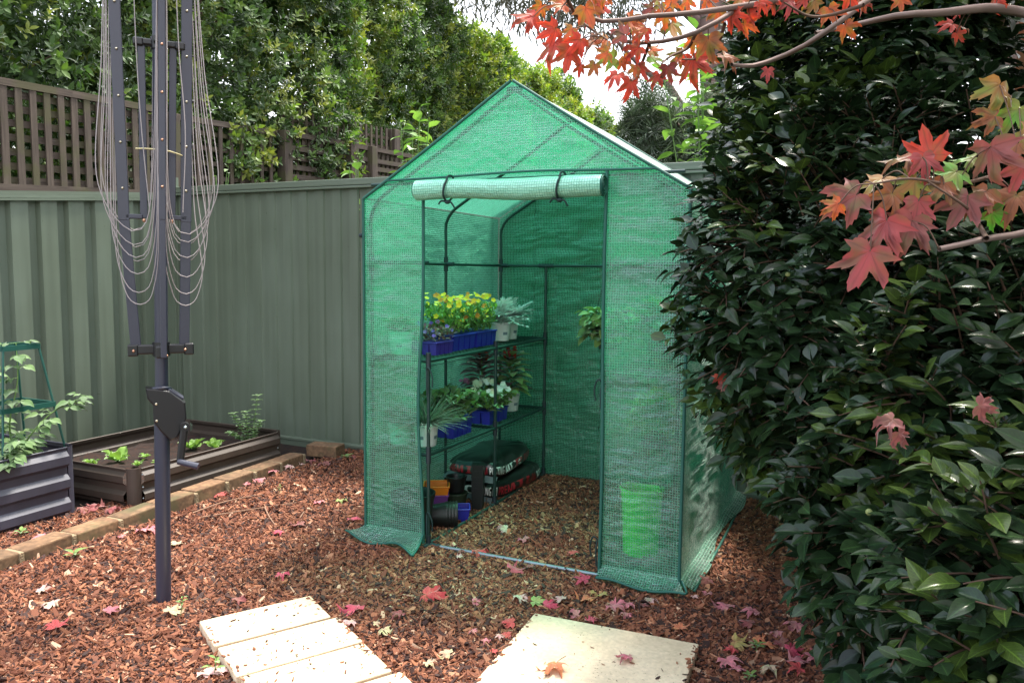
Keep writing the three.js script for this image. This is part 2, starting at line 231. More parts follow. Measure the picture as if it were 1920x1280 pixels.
{
  // left fence: along v at u = -2.75, its top climbing towards the corner
  const yt = (v) => 1.648 + 0.084 * v, A = -1.6, B = 1.43, f = yard('metal_fence', 'pale green ribbed metal fence behind the garden beds at left', 'fence', -2.75, 0, A, PI / 2);   // local x = +v, z = +u
  const prof = [[0, 0], [0.30, 0], [0.36, 0.034], [0.94, 0.034], [1, 0]];
  for (let s = 0; s < 4; s++) { const x0 = s * 0.758, len = 0.756, g = sheetGeo(len, prof, 0.1895, -0.1, (x) => yt(A + x0 + x) - 0.01); const m = part('fence_sheet', g, M.fence, f); m.position.set(x0, 0, (s % 2) * 0.004); }
  const cap = (y, h, d, z) => { const g = box(B - A, h, d, (B - A) / 2, 0, z); const p = g.attributes.position; for (let i = 0; i < p.count; i++) p.setY(i, p.getY(i) + yt(A + p.getX(i)) + y); g.computeVertexNormals(); return g; };
  part('top_rail', merge([cap(0.0, 0.042, 0.056, 0.018), cap(-0.030, 0.014, 0.070, 0.018)]), M.fenceCap, f);
  part('fence_post', box(0.03, 2.0, 0.06, B - A - 0.012, 0.9, 0.022), M.fence2, f);
  // back fence: along u at v = 1.43
  const f2 = yard('metal_fence', 'grey green ribbed metal fence running behind the greenhouse', 'fence', -2.75, 0, 1.43, 0);   // local x = u, z = -v (towards the yard)
  const prof2 = [[0, 0], [0.42, 0.003], [0.46, 0.012], [0.94, 0.014], [1, 0]];
  for (let s = 0; s < 9; s++) part('fence_sheet', sheetGeo(0.846, prof2, 0.141, -0.1, () => 1.80), M.fence2, f2).position.set(s * 0.848, 0, (s % 2) * 0.003);
  part('top_rail', merge([rbox(7.65, 0.044, 0.056, 0.006, 3.82, 1.805, 0.012), rbox(7.65, 0.016, 0.070, 0.004, 3.82, 1.772, 0.012)]), M.fenceCap, f2);
  part('bottom_rail', merge([rbox(7.65, 0.05, 0.05, 0.005, 3.82, 0.0, 0.014), rbox(7.65, 0.02, 0.06, 0.004, 3.82, 0.034, 0.014)]), M.fenceCap, f2);
  part('fence_post', box(0.05, 1.9, 0.045, 0.02, 0.85, 0.03), M.fence2, f2);
}
// ---------------------------------------------------------------- timber lattice along u = -2.85
function lattice(name, label, u, v0, v1, yb0, yb1, yt0, yt1, o) {
  const t = yard(name, label, 'lattice', u, 0, v0, PI / 2, 'weathered timber lattice screens on the boundary'), L = v1 - v0, R = rngOf(o.seed), yb = (x) => lerp(yb0, yb1, x / L), yt = (x) => lerp(yt0, yt1, x / L);
  const sw = o.sw ?? 0.042, pitch = o.pitch ?? 0.086, zf = o.front === 'h' ? -0.016 : 0.016, zb = -zf;
  for (let x = sw; x < L; x += pitch) { const h = yt(x) - yb(x), g = uvBox(box(sw * (0.95 + R() * 0.1), h, 0.013), 1.2, R() * 9); g.rotateZ((R() - 0.5) * 0.008); const m = part('upright_slat', uvSwap(g), o.m[Math.floor(R() * o.m.length)], t); m.position.set(x, (yt(x) + yb(x)) / 2, zf * 0.9 + (R() - 0.5) * 0.003); }
  for (let k = 0.03; k < yt0 - yb0 - 0.02; k += pitch) { const g = uvBox(box(L, sw, 0.013), 1.2, R() * 9), p = g.attributes.position; for (let i = 0; i < p.count; i++) p.setY(i, p.getY(i) + lerp(yb0, yb1, p.getX(i) / L + 0.5) + k - 0 + (lerp(0, yt1 - yb1 - yt0 + yb0, p.getX(i) / L + 0.5)) * (k / (yt0 - yb0))); const m = part('cross_slat', g, o.m[Math.floor(R() * o.m.length)], t); m.position.set(L / 2, 0, zb * 0.9); }
  const rail = (f0, f1, h, d) => { const g = uvBox(box(L, h, d), 1.2, R() * 5), p = g.attributes.position; for (let i = 0; i < p.count; i++) p.setY(i, p.getY(i) + lerp(f0, f1, p.getX(i) / L + 0.5)); return g; };
  if (o.top !== false) part('top_rail', rail(yt0 + 0.018, yt1 + 0.018, 0.045, 0.05), o.m[0], t).position.x = L / 2;
  if (o.bottom !== false) part('bottom_rail', rail(yb0 - 0.02, yb1 - 0.02, 0.05, 0.046), o.m[0], t).position.x = L / 2;
  for (const [x, w, top] of o.posts ?? []) part('post', uvSwap(uvBox(rbox(w, top + 0.1, w, 0.006, 0, (top - 0.1) / 2, 0), 1.2, R() * 4)), o.pm ?? o.m[0], t).position.set(x, 0, o.pz ?? 0);
  return t;
}
function uvSwap(g) { const u = g.attributes.uv; for (let i = 0; i < u.count; i++) { const a = u.getX(i); u.setXY(i, u.getY(i), a); } return g; }
lattice('lattice_screen', 'lichen stained timber lattice above the left metal fence', -2.84, -1.6, 1.40, 1.62, 1.80, 2.26, 2.38, { seed: 3, m: [M.wood, M.wood, M.wood2], front: 'v', pitch: 0.094, sw: 0.044 });
lattice('lattice_screen', 'shaded timber lattice under overhanging hedge beyond the fence corner', -2.86, 1.5, 2.68, 1.55, 1.62, 2.36, 2.42, { seed: 5, m: [M.wood2, M.wood], front: 'v', pitch: 0.118, sw: 0.036, posts: [[0.03, 0.09, 2.4]] });
lattice('lattice_screen', 'grey timber lattice with horizontal slats in front and thick posts', -2.86, 2.76, 5.4, 1.6, 1.75, 2.44, 2.54, { seed: 7, m: [M.wood, M.wood2], front: 'h', pitch: 0.088, sw: 0.046, posts: [[0.0, 0.10, 2.47], [0.98, 0.13, 2.55], [1.35, 0.10, 2.53]], pm: M.wood2, pz: 0.03 });
lattice('lattice_screen', 'upper timber lattice rising behind the grey lattice with thick posts', -2.98, 3.0, 4.75, 2.30, 2.36, 2.72, 2.82, { seed: 9, m: [M.wood2, M.wood], front: 'v', pitch: 0.098, sw: 0.032, top: false, bottom: false, posts: [[1.76, 0.12, 2.82]] });
// ---------------------------------------------------------------- greenhouse
const GW = 1.43, GD = 1.37, EAVE = 1.54, APEX = 1.974, SH = 0.315, HB = 1.262, H2 = 0.835, H1 = 0.42, SEAM = 1.612;
const roofY = (u) => EAVE + (APEX - EAVE) * (1 - Math.abs(u - GW / 2) / (GW / 2));
const G = yard('greenhouse', 'walk-in greenhouse of green woven film with its door rolled up', 'greenhouse', 0, 0, 0);
const L3 = (u, y, v) => new V3(u, y, -v);
{
  const wob = (a, b, s) => (fbm(a * 5 + s, b * 11 + s, 0, 3, 13) - 0.5) * 0.022 + (fbm(a * 14 + s, b * 34, 0, 2, 17) - 0.5) * 0.007 + Math.sin(b * 150 + 26 * fbm(a * 5 + s, b * 5, 0, 3, 23)) * 0.0016 * clamp(fbm(a * 4 + s, b * 5 + s, 0, 2, 25) * 3 - 0.9);
  const panel = (name, nu, nv, f) => part(name, grid(nu, nv, f, (s, t, p) => [0, 0]), M.film, G);
  const setUV = (m, fn) => { const p = m.geometry.attributes.position, u = m.geometry.attributes.uv; for (let i = 0; i < p.count; i++) { const [a, b] = fn(p.getX(i), p.getY(i), p.getZ(i)); u.setXY(i, a * 4, b * 4); } return m; };
  const edgeL = (y) => 0.306 - 0.026 * Math.sin(PI * clamp((y - 0.05) / 1.15)) ** 2, edgeR = (y) => 1.117 + 0.004 * Math.sin(y * 4);
  const fade = (s, t) => Math.min(1, 6 * Math.min(s, 1 - s)) * Math.min(1, 10 * Math.min(t + 0.02, 1.02 - t));
  setUV(panel('front_left_panel', 30, 300, (s, t) => { const y0 = t * SEAM, u = lerp(0, edgeL(y0), s), y = 0.03 + t * (Math.min(SEAM, roofY(u)) - 0.03); return L3(u, y, -0.004 - wob(u, y, 3) * fade(s, t) + 0.015 * Math.max(0, 0.12 - y)); }), (x, y) => [x, y]);
  setUV(panel('front_right_panel', 30, 300, (s, t) => { const y0 = t * SEAM, u = lerp(edgeR(y0), GW, s), y = 0.03 + t * (Math.min(SEAM, roofY(u)) - 0.03); return L3(u, y, -0.004 - wob(u + 4, y, 7) * 1.5 * fade(s, t)); }), (x, y) => [x, y]);
  setUV(panel('gable_panel', 90, 60, (s, t) => { const a = 0.118, u = lerp(a, GW - a, s), y = lerp(SEAM + 0.01 * Math.sin(u * 3) - 0.004, roofY(u), t); return L3(u, y, -0.006 - wob(u + 9, y, 1) * 0.7 * fade(s, t)); }), (x, y) => [x, y]);
  setUV(panel('back_panel', 70, 240, (s, t) => { const u = s * GW, y = 0.02 + t * (roofY(u) - 0.02); return L3(u, y, GD + 0.004 - wob(u + 2, y, 21) * 1.6 * fade(s, t)); }), (x, y) => [x, y]);
  setUV(panel('left_side_panel', 70, 220, (s, t) => { const v = s * GD, y = 0.02 + t * (EAVE - 0.02); return L3(-0.004 + wob(v + 3, y, 31) * fade(s, t), y, v); }), (x, y, z) => [z, y]);
  setUV(panel('right_side_panel', 60, 220, (s, t) => { const v = s * GD, y = 0.02 + t * (EAVE - 0.02); return L3(GW + 0.004 + wob(v + 8, y, 41) * 1.3 * fade(s, t) + 0.05 * Math.max(0, 0.3 - y) ** 1.5, y, v); }), (x, y, z) => [z, y]);
  for (const k of [0, 1]) setUV(panel(k ? 'right_roof_panel' : 'left_roof_panel', 50, 60, (s, t) => { const u = k ? lerp(GW / 2, GW + 0.006, s) : lerp(GW / 2, -0.006, s), v = lerp(-0.01, GD + 0.01, t); return L3(u, roofY(clamp(u, 0, GW)) + 0.006 - 0.018 * Math.sin(PI * s) * Math.abs(Math.sin(2 * PI * t)) + wob(u + k, v, 51) * 0.4 * fade(s, t), v); }), (x, y, z) => [Math.hypot(x - GW / 2, y - APEX), z]);
  // skirts that lie out on the mulch
  const skirt = (f) => part('ground_skirt', grid(40, 14, f, (s, t, p) => [p.x * 4, p.z * 4]), M.film, G);
  skirt((s, t) => { const u = lerp(lerp(0, 0.302, s), lerp(-0.075, 0.345, s), t), v = -0.004 - t * lerp(0.055, 0.145, s) - 0.02 * t * Math.sin(s * 7), y = 0.034 * (1 - t) ** 2 + 0.034 + 0.012 * Math.sin(s * 9 + 1) * t + 0.006 * vn(u * 60, v * 60, 0, 4); return L3(u, y, v); });
  skirt((s, t) => { const u = lerp(lerp(1.118, GW, s), lerp(1.122, 1.475, s), t), v = -0.004 - t * lerp(0.055, 0.085, s) - 0.01 * t * Math.sin(s * 5), y = 0.034 * (1 - t) ** 2 + 0.034 + 0.008 * Math.sin(s * 8) * t + 0.006 * vn(u * 60, v * 60, 0, 8); return L3(u, y, v); });
  skirt((s, t) => L3(GW + 0.004 + t * (0.05 + 0.02 * Math.sin(s * 9)), 0.03 * (1 - t) + 0.03 + 0.005 * Math.sin(s * 20), s * GD));
  // edge binding
  const bind = (pts, r = 0.0065, seg = 30) => part('edge_binding', hose(pts, r, seg, 6), M.binding, G);
  bind([L3(0, EAVE, -0.012), L3(GW / 4, (EAVE + APEX) / 2, -0.014), L3(GW / 2 - 0.004, APEX + 0.008, -0.012)]); bind([L3(GW / 2 + 0.004, APEX + 0.008, -0.012), L3(GW * 0.75, (EAVE + APEX) / 2, -0.014), L3(GW, EAVE, -0.012)]);
  bind([L3(GW / 2 + 0.004, APEX + 0.008, GD + 0.01), L3(GW * 0.75, (EAVE + APEX) / 2 + 0.004, GD + 0.01), L3(GW, EAVE, GD + 0.01)]);
  const col_ = (fu, v, y0, y1) => { const a = []; for (let i = 0; i <= 12; i++) { const y = lerp(y0, y1, i / 12); a.push(L3(fu(y), y, v)); } return a; };
  bind(col_(edgeL, -0.012, 0.03, SEAM), 0.007, 50); bind(col_(edgeR, -0.012, 0.03, SEAM), 0.007, 50);
  bind(col_(() => -0.004, -0.008, 0.03, EAVE), 0.006); bind(col_((y) => GW + 0.006, -0.008, 0.03, EAVE), 0.007);
  bind([L3(0.118, SEAM, -0.014), L3(0.4, SEAM + 0.004, -0.016), L3(0.8, SEAM + 0.012, -0.017), L3(1.1, SEAM + 0.004, -0.016), L3(GW - 0.118, SEAM, -0.014)], 0.005, 40);
  const hem = []; for (let i = 0; i <= 16; i++) { const s = i / 16; hem.push(L3(lerp(-0.075, 0.345, s), 0.036 + 0.012 * Math.sin(s * 9 + 1), -0.006 - lerp(0.055, 0.145, s) - 0.02 * Math.sin(s * 7))); } bind(hem, 0.005); bind([L3(0.303, 0.07, -0.01), L3(0.325, 0.044, -0.08), hem[16]], 0.005, 12);
  const hem2 = []; for (let i = 0; i <= 16; i++) { const s = i / 16; hem2.push(L3(lerp(1.122, 1.475, s), 0.036 + 0.008 * Math.sin(s * 8), -0.006 - lerp(0.055, 0.085, s) - 0.01 * Math.sin(s * 5))); } hem2.push(L3(1.472, 0.042, -0.05), L3(1.446, 0.06, -0.004)); bind(hem2, 0.005, 40);
  bind([L3(GW + 0.06, 0.022, 0), L3(GW + 0.06, 0.022, GD / 2), L3(GW + 0.05, 0.022, GD)], 0.006);
  // frame
  const pole = (a, b, r = 0.0082, m = M.pole, n = 'pole') => part(n, rod(a, b, r, r, 10), m, G);
  const joint = (p, d, l = 0.05, r = 0.0118) => part('joint', rod(p.clone().addScaledVector(d, -l / 2), p.clone().addScaledVector(d, l / 2), r, r, 10), M.joint, G);
  const UX = new V3(1, 0, 0), UY = new V3(0, 1, 0), UZ = new V3(0, 0, 1), a0 = 0.022, a1 = GW - 0.022, vs = [0.016, GD / 2, GD - 0.016];
  vs.forEach((v, i) => {
    for (const k of [0, 1]) {
      const u = k ? a1 : a0, sgn = k ? -1 : 1;
      part('pole', hose([L3(u, 0, v), L3(u, 0.5, v), L3(u, 1.0, v), L3(u, 1.40, v), L3(u, 1.47, v), L3(u + sgn * 0.035, 1.53, v), L3(u + sgn * 0.10, 1.575, v), L3(u + sgn * 0.4, 1.757, v), L3(GW / 2, APEX - 0.02, v)], 0.0082, 60, 8), M.pole, G);
      for (const y of [H1, H2, HB]) { joint(L3(u, y, v), UY, 0.075); joint(L3(u + sgn * 0.02, y, v), UX, 0.05); }
      if (i < 2) for (const y of [HB]) pole(L3(u, y, v), L3(u, y, vs[i + 1]));
      const w = k ? GW - SH : SH, top = i === 2 ? HB : H2;
      pole(L3(w, 0, v), L3(w, top, v)); for (const y of [H1, H2]) joint(L3(w, y, v), UY, 0.075); joint(L3(w, 0.03, v), UY, 0.06, 0.0125);
      if (i === 2) joint(L3(w, HB, v), UX, 0.09);
      if (i === 0) pole(L3(u, HB, v), L3(w, HB, v));
    }
    joint(L3(GW / 2, APEX - 0.02, v), UX, 0.06);
  });
  pole(L3(a0, HB, vs[2]), L3(a1, HB, vs[2])); pole(L3(GW / 2, APEX - 0.02, vs[0]), L3(GW / 2, APEX - 0.02, vs[2])); pole(L3(a0, SEAM - 0.01, vs[0] + 0.004), L3(a1, SEAM - 0.01, vs[0] + 0.004), 0.007);
  for (const u of [a0, SH, GW - SH, a1]) { pole(L3(u, 0.016, vs[0]), L3(u, 0.016, vs[1])); pole(L3(u, 0.016, vs[1]), L3(u, 0.016, vs[2])); for (const v of vs) joint(L3(u, 0.016, v), UZ, 0.09, 0.012); }
  pole(L3(SH, 0.014, vs[0]), L3(SH + 0.06, 0.014, vs[0]), 0.0125, M.joint, 'joint'); part('door_threshold_bar', rod(L3(SH + 0.05, 0.016, vs[0]), L3(GW - SH, 0.016, vs[0]), 0.0085, 0.0085, 12), mat(col(0.20, 0.24, 0.26), 0.32, { metalness: 0.6 }), G);
  part('wall_eyelet', rod(L3(-0.012, 1.38, 0.0), L3(-0.03, 1.38, -0.0), 0.012, 0.009, 8), M.joint, G);
  // wire shelves, two bays to each side and level
  for (const k of [0, 1]) for (const y of [H1, H2]) for (const b of [0, 1]) {
    const u0 = k ? GW - SH : a0, u1 = k ? a1 : SH, va = vs[b], vb = vs[b + 1], s = part('shelf', merge([rod(L3(u0, y, va), L3(u0, y, vb), 0.0085), rod(L3(u1, y, va), L3(u1, y, vb), 0.0085), rod(L3(u0, y, va), L3(u1, y, va), 0.008), rod(L3(u0, y, vb), L3(u1, y, vb), 0.008)]), M.pole, G), w = [];
    for (let x = u0 + 0.022; x < u1; x += 0.024) w.push(rod(L3(x, y + 0.009, va), L3(x, y + 0.009, vb), 0.0013, 0.0013, 4, true));
    for (let v = va + 0.03; v < vb; v += 0.035) w.push(rod(L3(u0, y + 0.0065, v), L3(u1, y + 0.0065, v), 0.0013, 0.0013, 4, true));
    for (const u of [u0, u1]) w.push(rod(L3(u, y - 0.022, va), L3(u, y - 0.022, vb), 0.002, 0.002, 4, true));
    tag(part('wire_mesh', merge(w), M.pole, s), null, null, null, 'stuff');
  }
  // rolled up door with ties
  const R0 = 0.0415, dr = part('rolled_door', grid(110, 36, (s, t) => { const a = t * 2 * PI, u = lerp(0.306, 1.118, s), r = R0 * (1 + 0.05 * Math.sin(u * 9) + (fbm(u * 14, t * 6, 6, 3, 61) - 0.5) * 0.10) * (Math.abs(u - 0.456) < 0.012 || Math.abs(u - 0.949) < 0.012 ? 0.93 : 1); return L3(u, 1.560 - 0.010 * s + 0.004 * Math.sin(s * 8) + r * Math.sin(a), -0.058 - r * Math.cos(a)); }, (s, t) => [s * 3.2, t]), M.roll, G);
  for (const [u, r] of [[0.306, 1], [1.118, -1]]) { const pts = []; for (let i = 0; i <= 60; i++) { const a = i / 60 * 2 * PI * 3.6, q = R0 * (0.12 + 0.9 * i / 60); pts.push(L3(u - r * 0.003, 1.560 - (r < 0 ? 0.010 : 0) + q * Math.sin(a), -0.058 - q * Math.cos(a))); } part('roll_edge', hose(pts, 0.0035, 160, 5), M.binding, dr); const d = new THREE.CircleGeometry(R0 * 0.98, 24).rotateY(-r * PI / 2).translate(u - r * -0.002, 1.560 - (r < 0 ? 0.010 : 0), 0.058); part('roll_end', d, M.binding, dr); }
  for (const u of [0.456, 0.949]) {
    const c = 1.560 - 0.010 * (u > 0.7 ? 0.8 : 0.2), pts = []; for (let i = 0; i <= 24; i++) { const a = i / 24 * 2 * PI; pts.push(L3(u + 0.008 * Math.sin(a), c + 0.0455 * Math.sin(a) + (a > 1 && a < 2.2 ? 0.012 : 0), -0.058 - 0.0455 * Math.cos(a))); }
    const t = part('door_tie', hose(pts, 0.0045, 60, 5), M.ribbon, dr); part('tie_knot', new THREE.SphereGeometry(0.011, 10, 8).scale(1.3, 0.8, 0.9).translate(u, c - 0.05, 0.07), M.ribbon, t);
    part('tie_tail', hose([L3(u, c - 0.05, -0.07), L3(u + 0.02, c - 0.052, -0.078), L3(u + 0.034, c - 0.075, -0.07)], 0.004, 10, 4), M.ribbon, t); part('tie_tail', hose([L3(u, c - 0.05, -0.07), L3(u - 0.025, c - 0.046, -0.078), L3(u - 0.04, c - 0.058, -0.072)], 0.004, 10, 4), M.ribbon, t);
  }
  for (const [u, y] of [[0.317, 0.80], [0.317, 0.16], [1.106, 0.17], [1.112, 0.80]]) { const s = u < 1 ? 1 : -1; part('panel_tie', hose([L3(u, y, -0.004), L3(u + s * 0.014, y + 0.012, -0.012), L3(u + s * 0.03, y - 0.03, -0.006), L3(u + s * 0.026, y - 0.075, 0.0)], 0.0035, 14, 4), M.ribbon, G); part('panel_tie', hose([L3(u, y, -0.004), L3(u + s * 0.004, y - 0.04, -0.01), L3(u + s * 0.002, y - 0.11, -0.004)], 0.0035, 14, 4), M.ribbon, G); }
}
// ---------------------------------------------------------------- what stands in the greenhouse
const shelfY = (h) => h + 0.0115;
const lathe = (pts, seg = 28) => new THREE.LatheGeometry(pts.map((p) => new THREE.Vector2(...p)), seg);
function potGeo(r0, r1, h, rim = 0.006) { return lathe([[0.0005, 0.002], [r0, 0.002], [r0, 0.006], [lerp(r0, r1, 0.93), h * 0.88], [r1 + rim * 0.3, h * 0.885], [r1 + rim * 0.4, h], [r1 - 0.003, h], [r1 - 0.006, h * 0.9], [r0 * 0.9, 0.01], [0.0005, 0.01]]); }
const whiteLabel = (() => { const c = document.createElement('canvas'); c.width = 1024; c.height = 256; const x = c.getContext('2d'); x.fillStyle = '#e9ebe8'; x.fillRect(0, 0, 1024, 256); for (let k = 0; k < 4; k++) { const o = k * 256; x.fillStyle = '#46586c'; x.fillRect(o + 20, 84, 46, 12); x.fillStyle = '#7d8a96'; for (let i = 0; i < 5; i++) x.fillRect(o + 20, 112 + i * 18, 60 + ((i * 37) % 60), 5); x.fillStyle = '#3f6a8c'; x.fillRect(o + 16, 52, 96, 5); } const t = new THREE.CanvasTexture(c); t.colorSpace = THREE.SRGBColorSpace; t.wrapS = THREE.RepeatWrapping; return t; })();
M.whitePot = mat(col(0.85, 0.86, 0.85), 0.45, { map: whiteLabel });
const soilCap = (r, y) => new THREE.CircleGeometry(r, 20).rotateX(-PI / 2).translate(0, y, 0);
// a tray of tapered plastic cells; returns top height
function cells(t, nx, nz, s, h, m) {
  for (let i = 0; i < nx; i++) for (let k = 0; k < nz; k++) { const g = new THREE.CylinderGeometry(s * 0.66, s * 0.54, h, 4, 1).rotateY(PI / 4), c = part('cell', flat(g), m, t); c.position.set((i - (nx - 1) / 2) * s, h / 2, (k - (nz - 1) / 2) * s); }
  part('tray_rim', rbox(nx * s + 0.006, 0.008, nz * s + 0.006, 0.003, 0, h - 0.003, 0), m, t); return h;
}
const randDir = (R, up = 0.3) => { const a = R() * 2 * PI, y = up + (1 - up) * R(); const r = Math.sqrt(Math.max(0, 1 - y * y)); return new V3(r * Math.cos(a), y, r * Math.sin(a)); };
function foliage(t, n, geo, m, R, f, c) {   // f() -> [pos, dir, scale]
  const ms = [], cs = []; for (let i = 0; i < n; i++) { const [p, d, s] = f(i); ms.push(basis(p, d, new V3((R() - 0.5) * 0.8, 1, (R() - 0.5) * 0.8), s)); const b = 0.7 + R() * 0.6, k = c[Math.floor(R() * c.length)]; cs.push(col(k[0] * b, k[1] * b, k[2] * b)); }
  return inst('foliage', geo, m, ms, cs, t);
}
const smallLeaf = leafGeo(1, 0.42, { n: 4, m: 1, droop: 0.25, stalk: 0.05 }), broadLeaf = leafGeo(1, 0.62, { n: 5, m: 1, droop: 0.3, fold: 0.22 }), grassBlade = leafGeo(1, 0.03, { n: 5, m: 1, droop: 0.35, peak: 0.2, stalk: 0 });
const flowerGeo = (() => { const l = []; for (let i = 0; i < 5; i++) { const g = leafGeo(1, 0.95, { n: 3, m: 1, droop: 0.1, peak: 0.6, fold: -0.08, stalk: 0 }); g.rotateX(-0.3); g.rotateY(i * 2 * PI / 5 + 0.1); l.push(g); } return merge(l); })();
const inPot = 'pots on the greenhouse shelves';
function bloom(t, R, n, fx, fz, y0, y1, size, mats, dirBias) { for (let i = 0; i < n; i++) { const p = new V3((R() - 0.5) * fx, lerp(y0, y1, Math.pow(R(), 0.7)), (R() - 0.5) * fz), up = new V3((R() - 0.5) * 1.4, 0.55 + R() * 0.5, (R() - 0.5) * 1.4).add(dirBias).normalize(); const f = part('flower', flowerGeo, mats[Math.floor(R() * mats.length)], t); place(f, basis(p, new V3(R() - 0.5, 0, R() - 0.5).cross(up).normalize(), up, size * (0.75 + R() * 0.5))); } }
const toCam = new V3(0.5, 0.1, 0.85);
{
  const R = rngOf(101), yel = [tint(LM.petal, col(0.95, 0.62, 0.01)), tint(LM.petal, col(0.90, 0.45, 0.01)), tint(LM.petal, col(0.95, 0.70, 0.03)), tint(LM.petal, col(0.80, 0.27, 0.02))];
  // yellow violas: two punnets end to end
  for (const [v, lab] of [[0.44, 'blue punnet of yellow violas beside the purple seedlings'], [0.68, 'blue punnet of yellow violas beside the white pots']]) {
    const t = yard('viola_punnet', lab, 'punnet', 0.185, shelfY(H2), v, 0, 'punnets of yellow violas on the upper shelf'); t.rotation.y += PI / 2 * 0 + 0.0;
    const h = cells(t, 3, 4, 0.056, 0.075, M.bluePot);
    foliage(t, 900, smallLeaf, LM.soft, R, () => { const a = R() * 6.283, q = Math.sqrt(R()), y = R(); return [new V3(Math.cos(a) * 0.085 * q * (1 + y * 0.5), h + y * 0.13, Math.sin(a) * 0.125 * q * (1 + y * 0.25)), new V3(R() - 0.5, 0.2 + R() * 0.8, R() - 0.5), 0.018 + R() * 0.022]; }, [[0.14, 0.26, 0.03], [0.18, 0.32, 0.04], [0.10, 0.2, 0.03]]);
    bloom(t, R, 58, 0.21, 0.28, h + 0.05, h + 0.195, 0.0135, yel, toCam);
  }
  // purple seedlings
  { const t = yard('seedling_punnet', 'purple tray of bronze leaved violet seedlings on upper shelf', 'punnet', 0.205, shelfY(H2), 0.215), h = cells(t, 4, 4, 0.040, 0.058, tint(M.bluePot, col(0.045, 0.02, 0.24)));
    foliage(t, 420, smallLeaf, LM.soft, R, () => [new V3((R() - 0.5) * 0.17, h + R() * 0.06, (R() - 0.5) * 0.17), randDir(R, 0.1), 0.014 + R() * 0.016], [[0.16, 0.06, 0.05], [0.20, 0.10, 0.05], [0.12, 0.10, 0.04], [0.10, 0.05, 0.06]]);
    bloom(t, R, 22, 0.16, 0.16, h + 0.03, h + 0.085, 0.010, [tint(LM.petal, col(0.20, 0.09, 0.5)), tint(LM.petal, col(0.3, 0.16, 0.5)), tint(LM.petal, col(0.22, 0.08, 0.14))], toCam); }
  // silver dusty miller, two pots
  const lobed = (() => { const l = [leafGeo(1, 0.16, { n: 5, m: 1, droop: 0.3 })]; for (const s of [-1, 1]) for (const k of [0.35, 0.55, 0.75]) { const g = leafGeo(0.34, 0.13, { n: 3, m: 1, droop: 0.1 }); g.rotateY(s * 0.85); g.translate(0, -0.3 * k * k, k); l.push(g); } return merge(l); })();
  for (const [u, v, lab] of [[0.215, 0.955, 'white labelled pot of silver dusty miller beside the violas'], [0.20, 1.09, 'white labelled pot of silver dusty miller nearest the back wall']]) {
    const t = yard('dusty_miller_pot', lab, 'potted plant', u, shelfY(H2), v, R() * 0.6, inPot); part('pot', potGeo(0.045, 0.056, 0.105), M.whitePot, t).rotation.y = 2.0; part('potting_soil', soilCap(0.05, 0.093), M.soil, t);
    const ms = [tint(LM.silver, col(0.50, 0.54, 0.52)), tint(LM.silver, col(0.36, 0.40, 0.37)), tint(LM.silver, col(0.60, 0.62, 0.60))];
    for (let i = 0; i < 62; i++) { const d = randDir(R, 0.12), y = 0.09 + R() * 0.05; place(part('leaf', lobed, ms[i % 3], t), basis(new V3(d.x * 0.02, y, d.z * 0.02), d, new V3(-d.x * 0.4, 1, -d.z * 0.4), 0.085 + R() * 0.06)); }
  }
  // lower shelf: blue grass, seedlings, white flowers, two celosias
  { const t = yard('blue_grass_pot', 'white labelled pot of fine blue grass on the lower shelf', 'potted plant', 0.235, shelfY(H1), 0.13, 0, inPot); part('pot', potGeo(0.046, 0.056, 0.105), M.whitePot, t).rotation.y = 1.2; part('potting_soil', soilCap(0.05, 0.093), M.soil, t);
    foliage(t, 420, grassBlade, LM.soft, R, () => { const d = randDir(R, 0.3); return [new V3(d.x * 0.03, 0.093, d.z * 0.03), d, 0.11 + R() * 0.10]; }, [[0.12, 0.20, 0.12], [0.16, 0.24, 0.16], [0.09, 0.17, 0.08]]); }
  { const t = yard('seedling_punnet', 'blue punnet of leafy green seedlings beside the blue grass', 'punnet', 0.21, shelfY(H1), 0.40), h = cells(t, 3, 4, 0.048, 0.072, M.bluePot);
    foliage(t, 520, broadLeaf, LM.soft, R, () => [new V3((R() - 0.5) * 0.19, h + 0.01 + R() * 0.125, (R() - 0.5) * 0.24), randDir(R, -0.1), 0.03 + R() * 0.03], [[0.07, 0.16, 0.025], [0.10, 0.22, 0.03], [0.06, 0.13, 0.02]]); }
  { const t = yard('white_flower_punnet', 'blue punnet of white flowers on the lower shelf', 'punnet', 0.205, shelfY(H1), 0.79), h = cells(t, 3, 4, 0.056, 0.070, M.bluePot);
    foliage(t, 420, broadLeaf, LM.soft, R, () => [new V3((R() - 0.5) * 0.2, h + R() * 0.085, (R() - 0.5) * 0.27), randDir(R, 0), 0.026 + R() * 0.028], [[0.12, 0.24, 0.04], [0.16, 0.30, 0.05], [0.09, 0.18, 0.03]]);
    bloom(t, R, 34, 0.19, 0.28, h + 0.05, h + 0.135, 0.018, [tint(LM.petal, col(0.80, 0.80, 0.72)), tint(LM.petal, col(0.72, 0.70, 0.5)), tint(LM.petal, col(0.84, 0.84, 0.8))], toCam); }
  const lance = leafGeo(1, 0.56, { n: 6, m: 1, droop: 0.35, fold: 0.15, peak: 0.45 });
